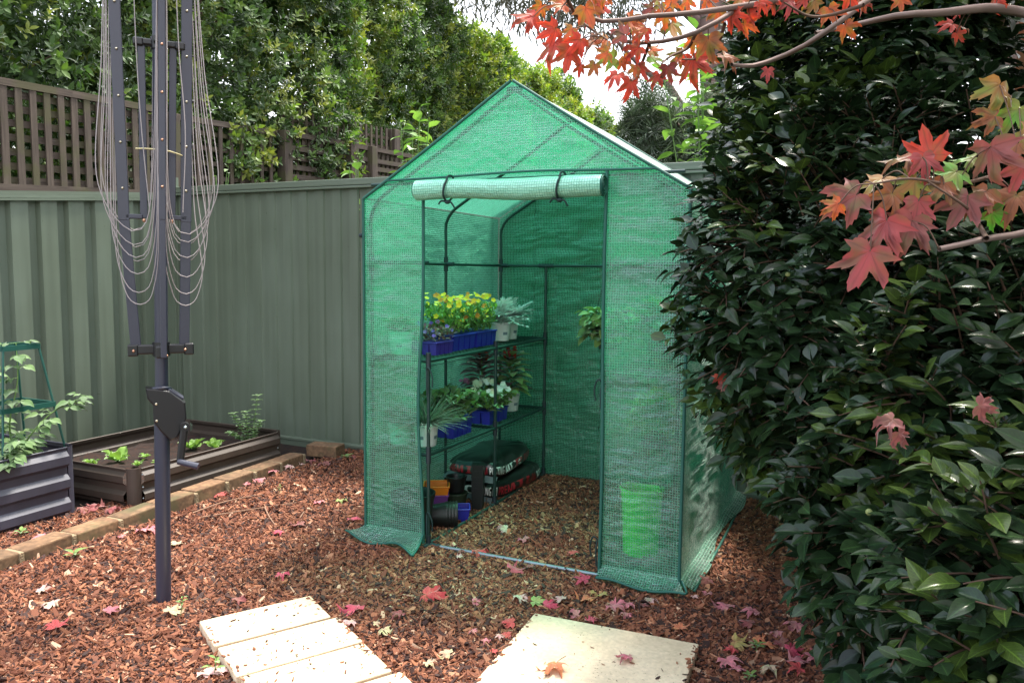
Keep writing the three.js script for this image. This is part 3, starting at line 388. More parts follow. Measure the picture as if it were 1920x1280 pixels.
  for (const [u, v, lab, green] of [[0.14, 0.80, 'pot of dark red celosia behind the white flowers', 0.12], [0.20, 1.12, 'white pot of green leaved celosia with red plumes', 0.72]]) {
    const t = yard('celosia_pot', lab, 'potted plant', u - (green < 0.5 ? 0.05 : 0), shelfY(H1), v + (green < 0.5 ? 0.17 : 0), 0, inPot); part('pot', potGeo(0.044, 0.055, 0.105), green < 0.5 ? M.blackPot : M.whitePot, t).rotation.y = 0.8; part('potting_soil', soilCap(0.049, 0.093), M.soil, t); part('stem', taper([[0, 0.09, 0], [0.006, 0.2, 0.004], [0, 0.31, 0]], 0.006, 0.003), M.greenStem, t);
    const red = [tint(LM.soft, col(0.12, 0.014, 0.015)), tint(LM.soft, col(0.17, 0.025, 0.018)), tint(LM.soft, col(0.05, 0.008, 0.012))], gr = [tint(LM.soft, col(0.18, 0.30, 0.04)), tint(LM.soft, col(0.23, 0.36, 0.05))];
    for (let i = 0; i < 52; i++) { const y = 0.12 + 0.2 * (i / 52), a = i * 2.4, d = new V3(Math.cos(a), 0.1 + 0.6 * (i / 52), Math.sin(a)); place(part('leaf', lance, R() < green ? gr[i % 2] : red[i % 3], t), basis(new V3(0.008 * Math.cos(a), y, 0.008 * Math.sin(a)), d, new V3(0, 1, 0), 0.085 + R() * 0.06)); }
    const pl = [tint(LM.petal, col(0.55, 0.035, 0.01)), tint(LM.petal, col(0.32, 0.012, 0.015))];
    for (let i = 0; i < 5; i++) { const a = i * 1.3, p = new V3(0.03 * Math.cos(a), 0.29 + R() * 0.05, 0.03 * Math.sin(a)), pts = []; for (let j = 0; j < 9; j++) pts.push([0.010 * Math.sin(PI * (j + 0.3) / 9) * (1 + 0.25 * (j % 2)), j * 0.007]); part('plume', lathe(pts, 8).rotateZ((R() - 0.5) * 0.5).translate(p.x, p.y, p.z), pl[i % 2], t); }
    if (green < 0.5) bloom(t, R, 7, 0.05, 0.05, 0.17, 0.20, 0.013, [tint(LM.petal, col(0.5, 0.16, 0.28))], toCam), t.children.slice(-7).forEach((f) => { f.position.x -= 0.06; f.position.z += 0.08; });
  }
  // pots seen through the front left sheet
  for (const [u, v, h, lab] of [[0.12, 0.10, H2, 'white pot behind the left front panel on the upper shelf'], [0.11, 0.11, H1, 'white pot behind the left front panel on the lower shelf']]) {
    const t = yard('white_pot', lab, 'potted plant', u, shelfY(h), v, 0, inPot); part('pot', potGeo(0.046, 0.056, 0.105), M.whitePot, t); part('potting_soil', soilCap(0.05, 0.093), M.soil, t);
    foliage(t, 120, broadLeaf, LM.soft, R, () => { const d = randDir(R, 0.2); return [new V3(d.x * 0.03, 0.095 + R() * 0.05, d.z * 0.03), d, 0.035 + R() * 0.03]; }, [[0.10, 0.2, 0.05], [0.14, 0.2, 0.06]]);
  }
  // right hand shelves
  for (const [u, v, h, lab, c] of [[1.27, 0.30, H2, 'leafy plant in black pot on the right upper shelf', [[0.16, 0.30, 0.05], [0.12, 0.22, 0.03]]], [1.22, 0.42, H1, 'yellow green plant in black pot on the right lower shelf', [[0.26, 0.34, 0.05], [0.2, 0.26, 0.05]]], [1.30, 0.95, H2, 'dark leafy plant at the back of the right upper shelf', [[0.06, 0.13, 0.03], [0.09, 0.18, 0.03]]]]) {
    const t = yard('shelf_plant', lab, 'potted plant', u, shelfY(h), v, 0, inPot); part('pot', potGeo(0.05, 0.062, 0.10), M.blackPot, t); part('potting_soil', soilCap(0.055, 0.088), M.soil, t);
    foliage(t, 260, broadLeaf, LM.soft, R, () => { const d = randDir(R, -0.1); return [new V3(d.x * 0.06, 0.14 + d.y * 0.08, d.z * 0.06), d, 0.05 + R() * 0.04]; }, c);
  }
  // hanging pot
  { const u = 0.915, v = GD / 2, top = roofY(u) - 0.035, t = yard('hanging_pot', 'hanging pot of trailing green plant beside the right door panel', 'potted plant', u, 0.86, v);
    part('pot', potGeo(0.045, 0.085, 0.10), M.oliveP, t); for (let i = 0; i < 3; i++) { const a = i * 2.094 + 0.4; part('hanger', rod(new V3(0.08 * Math.cos(a), 0.10, 0.08 * Math.sin(a)), new V3(0, 0.45, 0), 0.0015, 0.0015, 5), M.pole, t); } part('hanger', rod(new V3(0, 0.45, 0), new V3(0, top - 0.86, 0), 0.0018, 0.0018, 5), M.pole, t);
    foliage(t, 230, broadLeaf, LM.soft, R, () => { const a = R() * 6.283, r = 0.03 + R() * 0.085; return [new V3(Math.cos(a) * r, 0.10 + (R() - 0.35) * 0.16 * (1 - r * 2), Math.sin(a) * r), new V3(Math.cos(a), R() * 1.4 - 0.7, Math.sin(a)), 0.045 + R() * 0.03]; }, [[0.14, 0.24, 0.04], [0.20, 0.27, 0.06], [0.08, 0.16, 0.03]]); }
  // floor things
  const round = (name, lab, u, v, r0, r1, h, m, turn = 0, y = 0.004) => { const t = yard(name, lab, 'pot', u, y, v, turn); part('pot_wall', potGeo(r0, r1, h), m, t); const rim = part('rim', new THREE.TorusGeometry(r1, 0.004, 8, 30).rotateX(PI / 2).translate(0, h - 0.002, 0), m, t); return t; };
  round('plant_pot', 'big black round pot standing behind the front left post', 0.165, 0.13, 0.075, 0.10, 0.20, M.blackPot);
  round('plant_pot', 'olive green round pot under the black pot near the bags', 0.135, 0.60, 0.045, 0.058, 0.075, M.oliveP); round('plant_pot', 'small black pot stacked on the olive green pot', 0.135, 0.60, 0.040, 0.052, 0.085, M.blackPot, 0, 0.081);
  { const t = yard('nested_pots', 'stack of nested black pots lying on its side', 'pot', 0.225, 0.066, 0.27, 0.55); for (let i = 0; i < 4; i++) { const g = potGeo(0.046, 0.060, 0.11).rotateZ(-PI / 2).translate(-0.07 + i * 0.015, 0, 0); part('nested_pot', g, M.blackPot, t); part('rim', new THREE.TorusGeometry(0.0605, 0.0035, 8, 30).rotateY(PI / 2).translate(0.037 + i * 0.015, 0, 0), M.blackPot, t); } }
  const square = (name, lab, u, v, w, h, m, turn, y = 0.004) => { const t = yard(name, lab, 'pot', u, y, v, turn), s = w / 2, k = 0.8, W = [[-1, -1], [1, -1], [1, 1], [-1, 1]]; for (let i = 0; i < 4; i++) { const [a, b] = W[i], [c, d] = W[(i + 1) % 4]; part('pot_side', grid(1, 1, (p, q) => new V3(lerp(a, c, p) * s * lerp(k, 1, q), q * h, lerp(b, d, p) * s * lerp(k, 1, q))), m, t); part('rim', rod(new V3(a * s, h, b * s), new V3(c * s, h, d * s), 0.004), m, t); } part('base', box(w * k, 0.003, w * k, 0, 0.002, 0), m, t); return t; };
  square('square_pot', 'purple square pot under the orange one', 0.075, 0.50, 0.12, 0.09, M.purplePot, 0.5); square('square_pot', 'orange square pot nested in the purple pot', 0.075, 0.50, 0.128, 0.09, M.orangePot, 0.5, 0.050);
  { const t = square('square_pot', 'blue square cell tray beside the bottom shelf rail', 0.262, 0.40, 0.10, 0.07, M.bluePot, 0.5); part('divider', box(0.08, 0.05, 0.002, 0, 0.038, 0), M.bluePot, t); part('divider', box(0.002, 0.05, 0.08, 0, 0.038, 0), M.bluePot, t); }
  { const t = yard('tube_pot_stack', 'tall stack of black square tube pots in front of the bags', 'pot', 0.262, 0.004, 0.60, 0.3); for (let i = 0; i < 5; i++) part('tube_pot', flat(new THREE.CylinderGeometry(0.043, 0.036, 0.12, 4, 1).rotateY(PI / 4).translate(0, 0.06 + i * 0.03, 0)), M.blackPot, t); }
  // bags of potting mix
  const print = (() => { const c = document.createElement('canvas'); c.width = 2048; c.height = 256; const x = c.getContext('2d'); x.fillStyle = '#141312'; x.fillRect(0, 0, 2048, 256); for (let i = 0; i < 500; i++) { x.fillStyle = i % 3 ? 'rgba(60,44,34,.35)' : 'rgba(90,90,86,.18)'; x.fillRect((i * 397) % 2048, (i * 61) % 256, 30, 3); } x.font = 'bold 62px sans-serif'; for (const o of [60, 740, 1420]) { x.fillStyle = '#a8202c'; x.fillText('PREMIUM', o - 40, 150); x.fillStyle = '#e8e8e4'; x.fillText('POTTING MIX', o + 270, 150); } x.fillStyle = '#7c2a2c'; for (const o of [100, 900, 1700]) { x.beginPath(); x.ellipse(o, 226, 70, 14, 0, 0, 7); x.fill(); } x.fillStyle = '#2f5a34'; x.fillRect(300, 214, 300, 18); x.fillRect(1300, 210, 260, 22); const t = new THREE.CanvasTexture(c); t.colorSpace = THREE.SRGBColorSpace; t.wrapS = THREE.RepeatWrapping; return t; })();
  M.bag = mat(col(1, 1, 1), 0.34, { map: print, clearcoat: 0.5, clearcoatRoughness: 0.25 });
  const bag = (lab, u, y, v, hx, hy, hz, turn, seed, off) => {
    const t = yard('potting_mix_bag', lab, 'bag', u, y, v, turn, 'bags of potting mix under the shelves'), sg = (x, e) => Math.sign(x) * Math.abs(x) ** e;
    part('bag_body', grid(72, 26, (s, q) => { const a = s * 2 * PI, b = (q - 0.5) * PI, ca = sg(Math.cos(a), 0.45), sa = sg(Math.sin(a), 0.45), cb = Math.abs(Math.cos(b)) ** 0.42, w = (fbm(Math.cos(a) * 3 + seed, Math.sin(a) * 3 + q * 4, 0, 4, seed) - 0.5) * 0.028; return new V3((hx + w) * ca * cb, hy + hy * sg(Math.sin(b), 0.8) + w * 0.7 * cb - 0.012 * (Math.abs(ca * cb) ** 6), (hz + w) * sa * cb); }, (s, q) => [-s + off, q]), M.bag, t);
    part('seam_flap', grid(20, 2, (s, q) => new V3((s - 0.5) * hx * 1.9, hy * (0.62 - 0.5 * q) + 0.004 * Math.sin(s * 12), hz * 0.97 + q * 0.028), (s, q) => [s, q]), mat(col(0.10, 0.105, 0.115), 0.5, { side: THREE.DoubleSide }), t); return t;
  };
  bag('lower black bag of potting mix at the back of greenhouse floor', 0.165, 0.003, 1.02, 0.165, 0.062, 0.30, -0.1, 3, 0.1); bag('upper black bag of potting mix lying on the other bag', 0.145, 0.122, 0.99, 0.160, 0.058, 0.30, 0.08, 8, 0.35);
  // lime tub with handle
  { const t = yard('lime_tub', 'bright lime green plastic tub behind the right front panel', 'tub', 1.19, 0.004, 0.34); part('tub_wall', potGeo(0.074, 0.088, 0.30, 0.01), M.limeTub, t); part('rim', new THREE.TorusGeometry(0.090, 0.006, 8, 36).rotateX(PI / 2).translate(0, 0.297, 0), M.limeTub, t); part('handle', hose([[-0.09, 0.29, 0], [-0.075, 0.34, 0.03], [0, 0.37, 0.05], [0.075, 0.34, 0.03], [0.09, 0.29, 0]], 0.004, 24, 6), M.bare, t); }
}
// ---------------------------------------------------------------- folded rotary clothes line
{
  const TH = 0.4321, T = thing('clothes_hoist', 'folded dark grey rotary clothes line on a pole set in mulch', 'clothes line', new V3(-1.271, 0, -2.756), TH);   // local z points to the camera
  const P = (x, y, z = 0) => new V3(x, y, z), lean = (y) => 0.0285 * Math.min(1, y / 1.4) + Math.max(0, y - 1.4) * 0.022;
  part('lower_pole', rod(P(0, -0.05), P(lean(0.78), 0.78), 0.0262, 0.0262, 28), M.hoist, T);
  part('upper_pole', rod(P(lean(0.76), 0.76), P(lean(2.9), 2.9), 0.0222, 0.0222, 28), M.hoist, T);
  // winder: housing swept round the pole, crank and handle
  const sh = new THREE.Shape(); [[-0.034, 0.800], [0.0, 0.795], [0.035, 0.786], [0.075, 0.752], [0.083, 0.745], [0.086, 0.69], [0.070, 0.655], [0.056, 0.626], [0.038, 0.618], [0.008, 0.653], [-0.012, 0.685], [-0.012, 0.745], [-0.030, 0.77]].forEach(([x, y], i) => i ? sh.lineTo(x, y) : sh.moveTo(x, y));
  const w = part('winder', new THREE.ExtrudeGeometry(sh, { depth: 0.056, bevelEnabled: true, bevelSize: 0.006, bevelThickness: 0.008, bevelSegments: 3 }).translate(0.004, 0, -0.026), M.black, T);
  part('collar', new THREE.TorusGeometry(0.033, 0.006, 8, 30).rotateX(PI / 2 - 0.25).translate(0.013, 0.795, 0), M.hoist, w);
  part('winder_cap', rbox(0.062, 0.010, 0.058, 0.004).rotateZ(-0.66).translate(0.062, 0.778, 0.003), M.hoist, w);
  for (const y of [0.748, 0.688]) part('screw', new THREE.SphereGeometry(0.0045, 10, 8).scale(1, 1, 0.5).translate(-0.003, y, 0.040), M.zinc, w);
  const cr = part('crank_arm', merge([rbox(0.026, 0.135, 0.022, 0.009).rotateZ(-0.14).translate(0.078, 0.600, 0.052), new THREE.CylinderGeometry(0.016, 0.016, 0.03, 20).rotateX(PI / 2).translate(0.088, 0.663, 0.050)]), M.black, w);
  part('crank_screw', new THREE.SphereGeometry(0.006, 10, 8).translate(0.089, 0.663, 0.066), M.bare, cr);
  part('crank_handle', rod(P(0.062, 0.540, 0.060), P(0.128, 0.522, 0.088), 0.0105, 0.0125, 16), M.hoist, cr);
  // lower and upper yokes with four wings
  const wing = (a, y, r0, r1, hh) => { const g = merge([rbox(r1 - r0, hh, 0.030, 0.006, (r0 + r1) / 2, 0, 0), rbox(0.034, hh * 1.25, 0.036, 0.006, r1 - 0.014, -0.002, 0)]); g.rotateY(a); g.translate(lean(y), y, 0); return g; };
  const dirs = [PI, 0, -PI / 2, PI / 2];   // left, right, front, back (rotateY turns +x to -z)
  const lo = part('lower_yoke', merge([new THREE.CylinderGeometry(0.030, 0.030, 0.05, 24).translate(lean(0.94), 0.94, 0), ...dirs.map((a) => wing(a, 0.94, 0.02, 0.105, 0.034))]), M.black, T);
  const up = part('upper_yoke', merge([new THREE.CylinderGeometry(0.028, 0.028, 0.04, 24).translate(lean(2), 2.0, 0), ...dirs.map((a) => wing(a, 2.0, 0.02, 0.080, 0.022))]), M.black, T);
  for (const [x, y] of [[-0.070, 0.937], [0.097, 0.937], [0.035, 0.925]]) part('bolt', new THREE.SphereGeometry(0.005, 10, 8).translate(x, y, x === 0.035 ? 0.105 : 0.02), M.copper, lo);
  // arms: left, right, front, back; each with an inner strut to the upper yoke
  const bar = (a, b, w, d) => { const g = rbox(w, a.distanceTo(b), d, 0.0025); g.applyQuaternion(new THREE.Quaternion().setFromUnitVectors(new V3(0, 1, 0), b.clone().sub(a).normalize())); g.translate((a.x + b.x) / 2, (a.y + b.y) / 2, (a.z + b.z) / 2); return g; };
  const arms = { left: [P(-0.062, 0.95), P(-0.086, 1.40), P(-0.098, 2.75)], right: [P(0.095, 0.95), P(0.112, 1.40), P(0.152, 2.75)], front: [P(0.026, 0.92, 0.105), P(0.034, 1.40, 0.112), P(0.068, 2.75, 0.135)], back: [P(0.016, 0.95, -0.105), P(0.02, 1.40, -0.125), P(0.05, 2.75, -0.15)] };
  const eye = {};
  for (const k of Object.keys(arms)) {
    const [a, b, c] = arms[k], fb = k === 'front' || k === 'back', wd = fb ? 0.020 : 0.034, dp = fb ? 0.034 : 0.020;
    const arm = part('arm', merge([bar(a, b, wd, dp), bar(b.clone().add(new V3(0, -0.01, 0)), c, wd * 1.05, dp * 1.1)]), M.hoist, T);
    const s = fb ? 0.3 : 1, inner = P(lerp(b.x, lean(1.4), 0.55), 1.40, b.z * 0.5);
    if (k !== 'front') part('strut', bar(inner, P(lerp(c.x, lean(2), 0.6), 1.99, fb ? -0.06 : 0), fb ? 0.014 : 0.024, fb ? 0.024 : 0.014), M.hoist, T);
    part('pivot_bracket', merge([rbox(fb ? 0.022 : 0.055, 0.016, fb ? 0.055 : 0.022, 0.003, (b.x + inner.x) / 2, 1.405, (b.z + inner.z) / 2)]), M.hoist, arm);
    part('bolt', new THREE.SphereGeometry(0.0065, 10, 8).translate(inner.x, 1.392, inner.z + 0.013), M.copper, arm);
    eye[k] = []; for (let i = 0; i < 7; i++) { const y = 1.50 + i * 0.155, p = b.clone().lerp(c, (y - 1.4) / 1.35); eye[k].push(p); if (y < 2.3) { part('eyelet', new THREE.SphereGeometry(0.0048, 8, 6).translate(p.x + (fb ? 0 : 0.0), p.y, p.z + (fb ? 0.019 : 0.013)), fb ? M.copper : M.zinc, arm); if (!fb) part('eyelet', rod(p.clone().add(P(-wd * 0.6, 0.012)), p.clone().add(P(wd * 0.68, 0.006)), 0.003, 0.003, 6), M.black, arm); } }
  }
  part('cord_clip', hose([[-0.042, 1.634, 0.03], [0.0, 1.634, 0.045], [0.06, 1.63, 0.05], [0.105, 1.622, 0.02]], 0.0028, 20, 6), M.yellowCord, T);
  // hanging loops of line between neighbouring arms
  const R = rngOf(9), bott = { fl: [1.351, 1.305, 1.262, 1.206, 1.142, 1.101, 1.33], fr: [1.345, 1.318, 1.264, 1.196, 1.137, 1.096, 1.34], bl: [1.36, 1.30, 1.25, 1.19, 1.15, 1.12, 1.31], br: [1.35, 1.31, 1.25, 1.2, 1.15, 1.11, 1.33] };
  for (const [k, A, B, sx, sz] of [['fl', 'left', 'front', -1, 1], ['fr', 'right', 'front', 1, 1], ['bl', 'left', 'back', -1, -1], ['br', 'right', 'back', 1, -1]]) for (let i = 0; i < (sz < 0 ? 3 : 6); i++) {
    const a = eye[A][6 - i], b = eye[B][6 - i], yb = bott[k][i], wide = [0.082, 0.066, 0.044, 0.036, 0.026, 0.016, 0.05][i] * (sz < 0 ? 0.8 : 1), ym = yb + 0.17 - i * 0.01, off = a.clone().add(P(sx * 0.017, 0)), ins = b.clone().add(P(sx * 0.012, 0, sz * 0.004)), cx = sx < 0 ? -0.054 + i * 0.002 : 0.112 - i * 0.002, cz = 0.05 * sz;
    part('line_cord', hose([off, P(lerp(off.x, off.x + sx * wide * 0.5, 0.6), lerp(a.y, ym, 0.55), lerp(off.z, cz, 0.4)), P(cx + sx * (0.046 + wide * 0.75), ym, cz * 0.8), P(cx + sx * (0.044 + wide * 0.30), yb + 0.062, cz * 0.9), P(cx + sx * 0.028, yb + 0.014, cz), P(cx + (R() - 0.5) * 0.004, yb, cz + 0.008 * sz), P(cx - sx * 0.028, yb + 0.014, cz * 1.2), P(cx - sx * 0.047, yb + 0.066, cz * 1.4), P(cx - sx * 0.060 + (R() - 0.5) * 0.008, ym + 0.03, cz * 1.8), P(lerp(ins.x, cx - sx * 0.06, 0.4), lerp(b.y, ym, 0.5), ins.z), ins], 0.0017, 70, 5), M.cord, T);
  }
  for (const [x, y, z] of [[-0.03, 2.3, 0.03], [0.10, 2.3, 0.05]]) part('line_cord', hose([[x, 2.75, z], [x * 1.02, 2.0, z], [x * 1.05 + 0.01, 1.7, z + 0.02], [x * 0.8 + 0.02, 1.42, z + 0.03]], 0.0017, 40, 5), M.cord, T);
}
// ---------------------------------------------------------------- raised garden beds
function ribPanel(len, h, ribs, m, name, parent, mtx, flip = 1) {
  const pitch = h / ribs, pr = [[0, 0]]; for (let i = 0; i < ribs; i++) { const y = i * pitch; pr.push([y + pitch * 0.16, 0], [y + pitch * 0.32, 0.020], [y + pitch * 0.66, 0.020], [y + pitch * 0.86, 0]); } pr.push([h, 0]);
  const P = [], U = []; for (let i = 0; i + 1 < pr.length; i++) { const [a, oa] = pr[i], [b, ob] = pr[i + 1]; for (const [x, y, o] of [[0, a, oa], [len, a, oa], [len, b, ob], [0, a, oa], [len, b, ob], [0, b, ob]]) { P.push(x, y, o * flip); U.push(x * 0.8, y * 0.8); } }
  const g = new THREE.BufferGeometry(); g.setAttribute('position', new THREE.Float32BufferAttribute(P, 3)); g.setAttribute('uv', new THREE.Float32BufferAttribute(U, 2)); g.computeVertexNormals();
  const p = part(name, g, m, parent); p.position.set(mtx[0], mtx[1], mtx[2]); p.rotation.y = mtx[3]; return p;
}
function bed(name, label, u, v, W, D, h, ribs, m, soilY) {   // near right corner at (u, v); W along -u, D along v
  const t = yard(name, label, 'garden bed', u, 0, v, 0, 'ribbed metal garden beds'), c = 0.05;
  ribPanel(D - 2 * c, h, ribs, m, 'front_wall', t, [0, 0, -c, PI / 2]); ribPanel(D - 2 * c, h, ribs, m, 'back_wall', t, [-W, 0, -D + c, -PI / 2]);
  ribPanel(W - 2 * c, h, ribs, m, 'end_wall', t, [-W + c, 0, 0, 0]); ribPanel(W - 2 * c, h, ribs, m, 'end_wall', t, [-c, 0, -D, PI]);
  for (const [x, z] of [[0, 0], [-W, 0], [0, -D], [-W, -D]]) { const sx = x ? 1 : -1, sz = z ? 1 : -1, p = part('corner', flat(grid(6, 1, (s, q) => { const a = s * PI / 2; return new V3(x + sx * c * (1 - Math.sin(a)) * 1 - sx * 0.003, q * (h + 0.004), z + sz * c * (1 - Math.cos(a)) - sz * 0.003); }, (s, q) => [s * 0.1, q * 0.3])), m, t); for (const y of [0.2, 0.5, 0.84]) if (!x) part('rivet', new THREE.SphereGeometry(0.005, 8, 6).translate(x + 0.004, y * h, z + sz * c * 1.1), M.bare, p); }
  part('rim', merge([rod(new V3(0, h, -c), new V3(0, h, -D + c), 0.005), rod(new V3(-W, h, -c), new V3(-W, h, -D + c), 0.005), rod(new V3(-c, h, 0), new V3(-W + c, h, 0), 0.005), rod(new V3(-c, h, -D), new V3(-W + c, h, -D), 0.005)]), m, t);
  part('bed_soil', grid(30, 30, (s, q) => new V3(-W * (0.015 + s * 0.97), soilY + (fbm(s * 9, q * 9, 0, 3, 77) - 0.5) * 0.05, -D * (0.01 + q * 0.98)), (s, q) => [s * 3, q * 3]), M.soil, t); return t;
}
bed('garden_bed', 'dark blue grey ribbed metal garden bed at the left edge', -1.505, -1.62, 0.62, 1.285, 0.345, 3, M.bedGrey, 0.26);
bed('garden_bed', 'low brown ribbed metal garden bed in the fence corner', -1.33, -0.155, 0.86, 1.12, 0.195, 2, M.bedBrown, 0.10);
{
  const R = rngOf(31);
  // climbing frame and tomato
  const c = [-1.74, -0.49], f = yard('climbing_frame', 'dark green plastic climbing frame standing in the grey bed', 'plant frame', c[0], 0.25, c[1]);
  for (const [a, b] of [[-1, -1], [1, -1], [1, 1], [-1, 1]]) part('leg', rod(new V3(a * 0.165, 0, b * 0.165), new V3(a * 0.085, 0.60, b * 0.085), 0.0055, 0.0055, 7), M.trellis, f);
  for (const [y, w] of [[0.59, 0.09], [0.30, 0.13]]) for (let i = 0; i < 4; i++) part('rung', box(w * 2, 0.024, 0.008).translate(0, y, w).rotateY(i * PI / 2), M.trellis, f);
  const t = yard('tomato_plant', 'leafy pale green tomato plant climbing the dark green frame', 'plant', c[0] + 0.02, 0.26, c[1]), lf = leafGeo(1, 0.62, { n: 6, m: 2, droop: 0.35, fold: 0.15, wave: 0.05, peak: 0.35 }), ms = [tint(LM.soft, col(0.09, 0.19, 0.045)), tint(LM.soft, col(0.07, 0.15, 0.035)), tint(LM.soft, col(0.13, 0.24, 0.06))];
  const stems = [[[0, 0, 0], [0.03, 0.2, 0.05], [0.06, 0.42, 0.02], [0.03, 0.60, 0.0]], [[0.02, 0, 0.03], [0.1, 0.15, 0.0], [0.16, 0.27, -0.10], [0.2, 0.32, -0.24]], [[0, 0, -0.04], [0.1, 0.12, 0.06], [0.2, 0.16, 0.10]], [[-0.05, 0, 0], [-0.1, 0.3, 0.1], [-0.06, 0.5, 0.12]], [[0.05, 0, 0.1], [0.16, 0.1, 0.14], [0.23, 0.06, 0.16]]];
  for (const s of stems) { const cv = curve(s); part('stem', taper(s, 0.005, 0.002, 14, 6), M.greenStem, t); for (let i = 2; i <= 11; i++) { const p = cv.getPointAt(i / 11); for (let j = 0; j < 2; j++) { const a = R() * 6.283, d = new V3(Math.cos(a) + 0.5, -0.15 + R() * 0.3, Math.sin(a) + 0.35), e = p.clone().addScaledVector(d.normalize(), 0.05); part('leaf_stalk', rod(p, e, 0.0016, 0.0012, 5), M.greenStem, t); for (let k = -1; k <= 1; k++) place(part('leaf', lf, ms[Math.floor(R() * 3)], t), basis(e.clone().addScaledVector(d, k ? -0.015 : 0), d.clone().applyAxisAngle(new V3(0, 1, 0), k * 0.95), new V3(0.2, 1, 0.3), (k ? 0.042 : 0.064) * (0.75 + R() * 0.5))); } } }
  // herb in the far corner of the brown bed, and small greens
  const h = yard('herb_plant', 'upright bright green herb at far corner of the brown bed', 'plant', -1.50, 0.11, 0.86), hl = leafGeo(1, 0.6, { n: 4, m: 1, droop: 0.2 }), hm = [tint(LM.soft, col(0.13, 0.27, 0.05)), tint(LM.soft, col(0.09, 0.20, 0.04)), tint(LM.soft, col(0.17, 0.33, 0.07))];
  for (const s of [[[0, 0, 0], [0.03, 0.15, 0], [0.07, 0.32, 0.01]], [[0, 0, 0], [-0.06, 0.1, 0.02], [-0.13, 0.19, 0.02]], [[0, 0, 0.02], [0.0, 0.12, 0.03], [0.02, 0.22, 0.06]], [[0, 0, 0], [0.06, 0.08, 0.03], [0.10, 0.16, 0.02]], [[0, 0, 0], [-0.05, 0.05, 0.06], [-0.10, 0.08, 0.08]]]) { const cv = curve(s); part('stem', taper(s, 0.003, 0.0012, 10, 5), M.greenStem, h); for (let i = 2; i <= 10; i++) for (let j = 0; j < 4; j++) { const a = j * PI / 2 + i, p = cv.getPointAt(i / 10); place(part('leaf', hl, hm[Math.floor(R() * 3)], h), basis(p, new V3(Math.cos(a), 0.4, Math.sin(a)), new V3(0, 1, 0), 0.030 + R() * 0.014)); } }
  const lw = leafGeo(1, 0.5, { n: 6, m: 2, droop: 0.2, wave: 0.12, peak: 0.65 }), lm = [tint(LM.soft, col(0.22, 0.40, 0.05)), tint(LM.soft, col(0.17, 0.33, 0.05))];
  [[-1.93, 0.06, 0.08, 'frilly lettuce seedling at the near left corner of brown bed'], [-1.87, 0.19, 0.13, 'tallest lettuce seedling in the brown bed'], [-1.70, 0.18, 0.06, 'low lettuce seedling left of the clothes line pole in brown bed'], [-1.60, 0.24, 0.06, 'tiny lettuce seedling beside the pole in the brown bed'], [-1.74, 0.62, 0.13, 'upright lettuce seedling right behind the crank handle'], [-1.64, 0.69, 0.10, 'bushy lettuce seedling right of the crank handle'], [-1.83, 0.34, 0.05, 'small lettuce seedling at middle of the brown bed']].forEach(([u, v, s, lab]) => { const q = yard('lettuce', lab, 'plant', u, 0.10, v, R() * 6, 'lettuce seedlings in the brown bed'); for (let i = 0; i < 11; i++) { const a = i * 2.4, d = new V3(Math.cos(a), 0.55 + R() * 1.1, Math.sin(a)); place(part('leaf', lw, lm[i % 2], q), basis(new V3(0, 0, 0), d, new V3(-d.x, 1, -d.z), s * (0.5 + R() * 0.4))); } });
}
